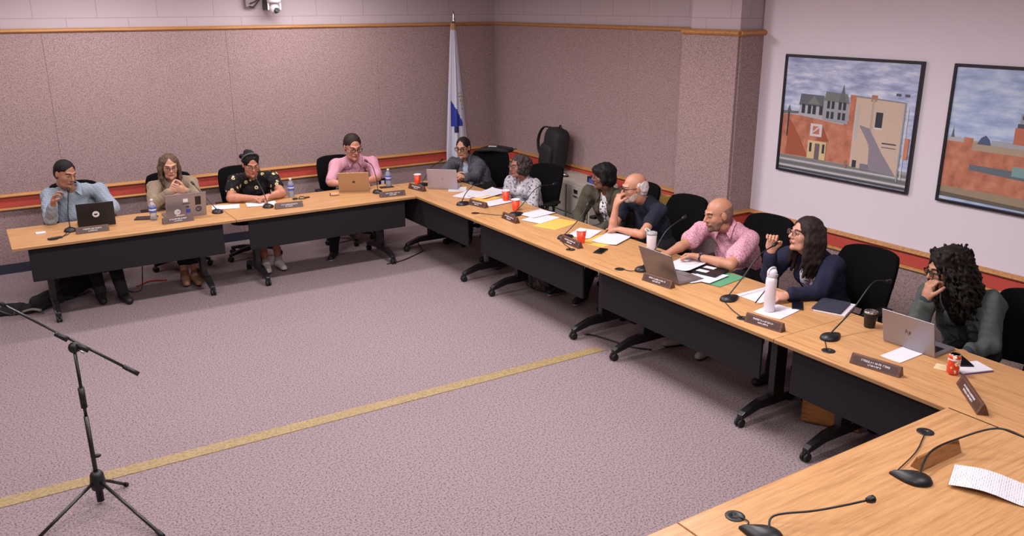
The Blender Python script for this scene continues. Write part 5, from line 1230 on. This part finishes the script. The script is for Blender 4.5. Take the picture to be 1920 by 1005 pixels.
mic('desk microphone next to the second red cup, neck bent toward the pale jacket', [(-1.791, -3.291, .75), (-1.70, -3.291, .84), (-1.53, -3.291, .985), (-1.33, -3.291, 1.0)], R(-90), (-2.05, -3.02))
mic('desk microphone behind the nameplate at the olive jacket', [(-1.892, -4.258, .75), (-1.80, -4.258, .84), (-1.70, -4.258, .925), (-1.65, -4.258, 1.0)], R(-90), (-2.05, -4.57))
mic('desk microphone by the white lidded tumbler, neck crossing the bare chair', [(-1.943, -5.364, .75), (-1.83, -5.364, .885), (-1.71, -5.364, 1.03), (-1.55, -5.364, 1.105)], R(-90), (-2.06, -5.25))
mic('desk microphone whose neck crosses the pink shirt of the bald man', [(-1.898, -6.219, .75), (-1.77, -6.219, .884), (-1.62, -6.219, 1.02), (-1.48, -6.219, 1.072)], R(-90), (-2.09, -6.52))
mic('desk microphone in front of the black tumbler, neck bent flat at its top', [(-1.909, -7.072, .75), (-1.72, -7.072, .885), (-1.54, -7.072, 1.035), (-1.39, -7.072, 1.02)], R(-90), (-2.08, -7.18))
mic('desk microphone at the right edge of the nearest table, neck over the pale nameplate', [(-2.975, -8.34, .75), (-2.80, -8.29, .80), (-2.62, -8.30, .815), (-2.45, -8.385, .86), (-2.41, -8.50, .85), (-2.40, -8.56, .835)], R(25), (-2.56, -8.12), head=.014, bs=1.25)
mic('desk microphone at the bottom edge with a round foam tip', [(-3.84, -8.27, .75), (-3.77, -8.245, .795), (-3.66, -8.34, .83), (-3.575, -8.407, .86), (-3.485, -8.455, .88)], R(25), (-3.83, -8.13), head=.016, hl=.02, bs=1.25)
o = sheet('long printed white paper curling over the nearest table at the right', -2.73, -8.61, R(24), .20, .44, z=TZ, curl=.004, wav=.012, mat=M_PRINTED)
# pens, small things
tag(MB().tube([(-.03, 0.02, 0), (.05, -.01, .11)], .004, 8).build('pen', M_BLK), 'black pen held upright by the woman in navy', 'pen').location = (-1.79, -6.41, TZ+.012)
def clutter(label, x, y, rz):
    t = thing('key_ring', label, 'keys', (x, y, TZ), rz)
    MB().tube([(0, 0, .006), (.04, .03, .02), (.08, .01, .01), (.05, -.03, .008), (0, 0, .006)], .005, 8, sub=5).build('ring_cord', M_BLK, t)
    MB().box((.10, 0, .008), (.06, .02, .014)).box((-.03, .02, .01), (.05, .03, .018)).build('fobs', plain('fob_dark', (50, 42, 40), .4), t, bevel=.003)
clutter('tangle of dark keys and cords behind the bottle by the floral blouse', -3.33, -1.42, R(10))
# eyeglasses case body
MB().box((0, 0, .008), (.12, .035, .014)).build('lower_shell', M_BLK, t_case := bpy.data.objects['eyeglasses_case'], bevel=.004)
MB().tube([(.06, 0, .008), (.10, .05, .006), (.15, .13, .006)], .003, 6, sub=5).build('cord', M_BLK, t_case)
t = thing('handset', 'pale handset lying left of the gold laptop', 'handset', (-2.93, -1.44, TZ), R(-10))
superbox(MB(), (0, 0, .014), (.10, .055, .026), .7).build('body', plain('handset_tan', (196, 150, 116), .6), t); MB().box((-.05, 0, .014), (.008, .014, .03)).build('button', M_BLK, t)
# wooden pedestal under the side table, cables on the floor
t = thing('wooden_pedestal', 'small brown wooden pedestal on the carpet under the side table', 'cabinet', (-1.50, -6.88, 0), R(-60))
MB().box((0, 0, .26), (.36, .34, .50)).build('carcass', M_PED, t, bevel=.004); MB().box((.04, -.174, .26), (.008, .006, .49)).build('door_gap', M_BLK, t)
MB().box((-.08, -.176, .26), (.22, .012, .47)).build('door', M_PED, t, bevel=.003)
def cable(label, pts, r=.006, mat=M_BLK): tag(MB().tube([Vector(p) for p in pts], r, 8, sub=7).build('floor_cable', mat), label, 'cable')
cable('black cable on the carpet looping from the corner table leg', [(-2.55, -1.88, .008), (-2.35, -1.85, .008), (-2.12, -1.72, .008), (-1.98, -1.62, .008), (-1.95, -1.5, .02), (-1.98, -1.45, .10)])
cable('black cable looped on the carpet by the side table leg', [(-2.02, -4.75, .02), (-1.95, -4.78, .008), (-1.9, -4.95, .008), (-1.85, -5.15, .008), (-1.75, -5.30, .008)], .007)
cable('thin red cable lying below the sticker laptop table', [(-5.0, -1.2, .005), (-4.85, -1.1, .012), (-4.7, -1.15, .006)], .008, plain('red_cable', (190, 70, 50), .5))
cable('thin dark cable hanging and curling beside the shoes under the left tables', [(-4.93, -1.3, .30), (-4.95, -1.32, .15), (-4.98, -1.36, .02), (-5.06, -1.38, .008), (-5.1, -1.30, .008)], .005)
t = thing('tote_bag', 'dark patterned bag standing on the carpet under the corner of the side tables', 'bag', (-1.62, -3.50, 0), R(-80))
m, nt, b = new_mat('tote_print'); v = mapping(nt); nt.links.new(ramp(nt, noise(nt, v, 22, 3), [(.42, (28, 26, 26)), (.55, (60, 48, 44)), (.68, (96, 88, 84))]), b.inputs['Base Color']); b.inputs['Roughness'].default_value = .8
superbox(MB(), (0, 0, .11), (.34, .20, .22), .6).build('body', m, t); MB().tube([(-.1, -.04, .2), (0, -.06, .3), (.1, -.04, .2)], .009, 8, sub=6).build('handle', M_BAG, t)
t = thing('tote_bag', 'grey bag sagging on the carpet below the gap of the corner tables', 'bag', (-1.62, -2.62, 0), R(-80))
superbox(MB(), (0, 0, .14), (.26, .16, .28), .6).build('body', plain('tote_grey', (104, 100, 108), .9), t); MB().tube([(-.08, -.05, .26), (-.0, -.07, .4), (.08, -.05, .26)], .008, 8, sub=6).build('handle', plain('tote_grey', (104, 100, 108)), t)

def heap(name, label, cat, lo, hi, prims, mat, seed, amp=.012):
    q = Fld(lo, hi, .008)
    for a, b2, ra, rb in prims: q.cap(a, b2, ra, rb, k=.05)
    q.wrinkle(amp, 20, seed); q.wrinkle(amp*.5, 45, seed+1); q.half((0, 0, .002), (0, 0, 1))
    c = ((lo[0]+hi[0])/2, (lo[1]+hi[1])/2, 0.)
    t = thing(name, label, cat, c); q.mesh('body', mat, t, c); return t
M_DUF = plain('duffel', (20, 20, 19), .9, bump=.4, bscale=150)
t = heap('duffel_bag', 'dark duffel bag slumped on the carpet beneath the far left table', 'bag', (-6.1, -1.75, -.02), (-5.2, -.9, .35), [((-5.90, -1.45, .06), (-5.62, -1.18, .10), .07, .11), ((-5.62, -1.18, .12), (-5.42, -1.08, .13), .11, .10)], M_DUF, 3)
MB().tube([(-.05, .02, .2), (.05, .14, .27), (.16, .2, .2)], .012, 8, sub=6).build('strap', M_BAG, t)
t = heap('jacket', 'dark jacket heaped on the carpet at the left edge behind the boom arm', 'clothing', (-6.5, -1.8, -.02), (-5.8, -1.0, .2), [((-6.30, -1.40, .02), (-6.05, -1.42, .03), .04, .05), ((-6.15, -1.35, .02), (-5.98, -1.48, .03), .05, .04)], plain('jacket_dark', (26, 24, 27), .9), 5, .01)
MB().tube([(.12, -.10, .03), (.20, -.14, .05), (.27, -.16, .03)], .022, 8, sub=4, flat=.5).build('lining', plain('jacket_pale', (120, 114, 108), .9), t)
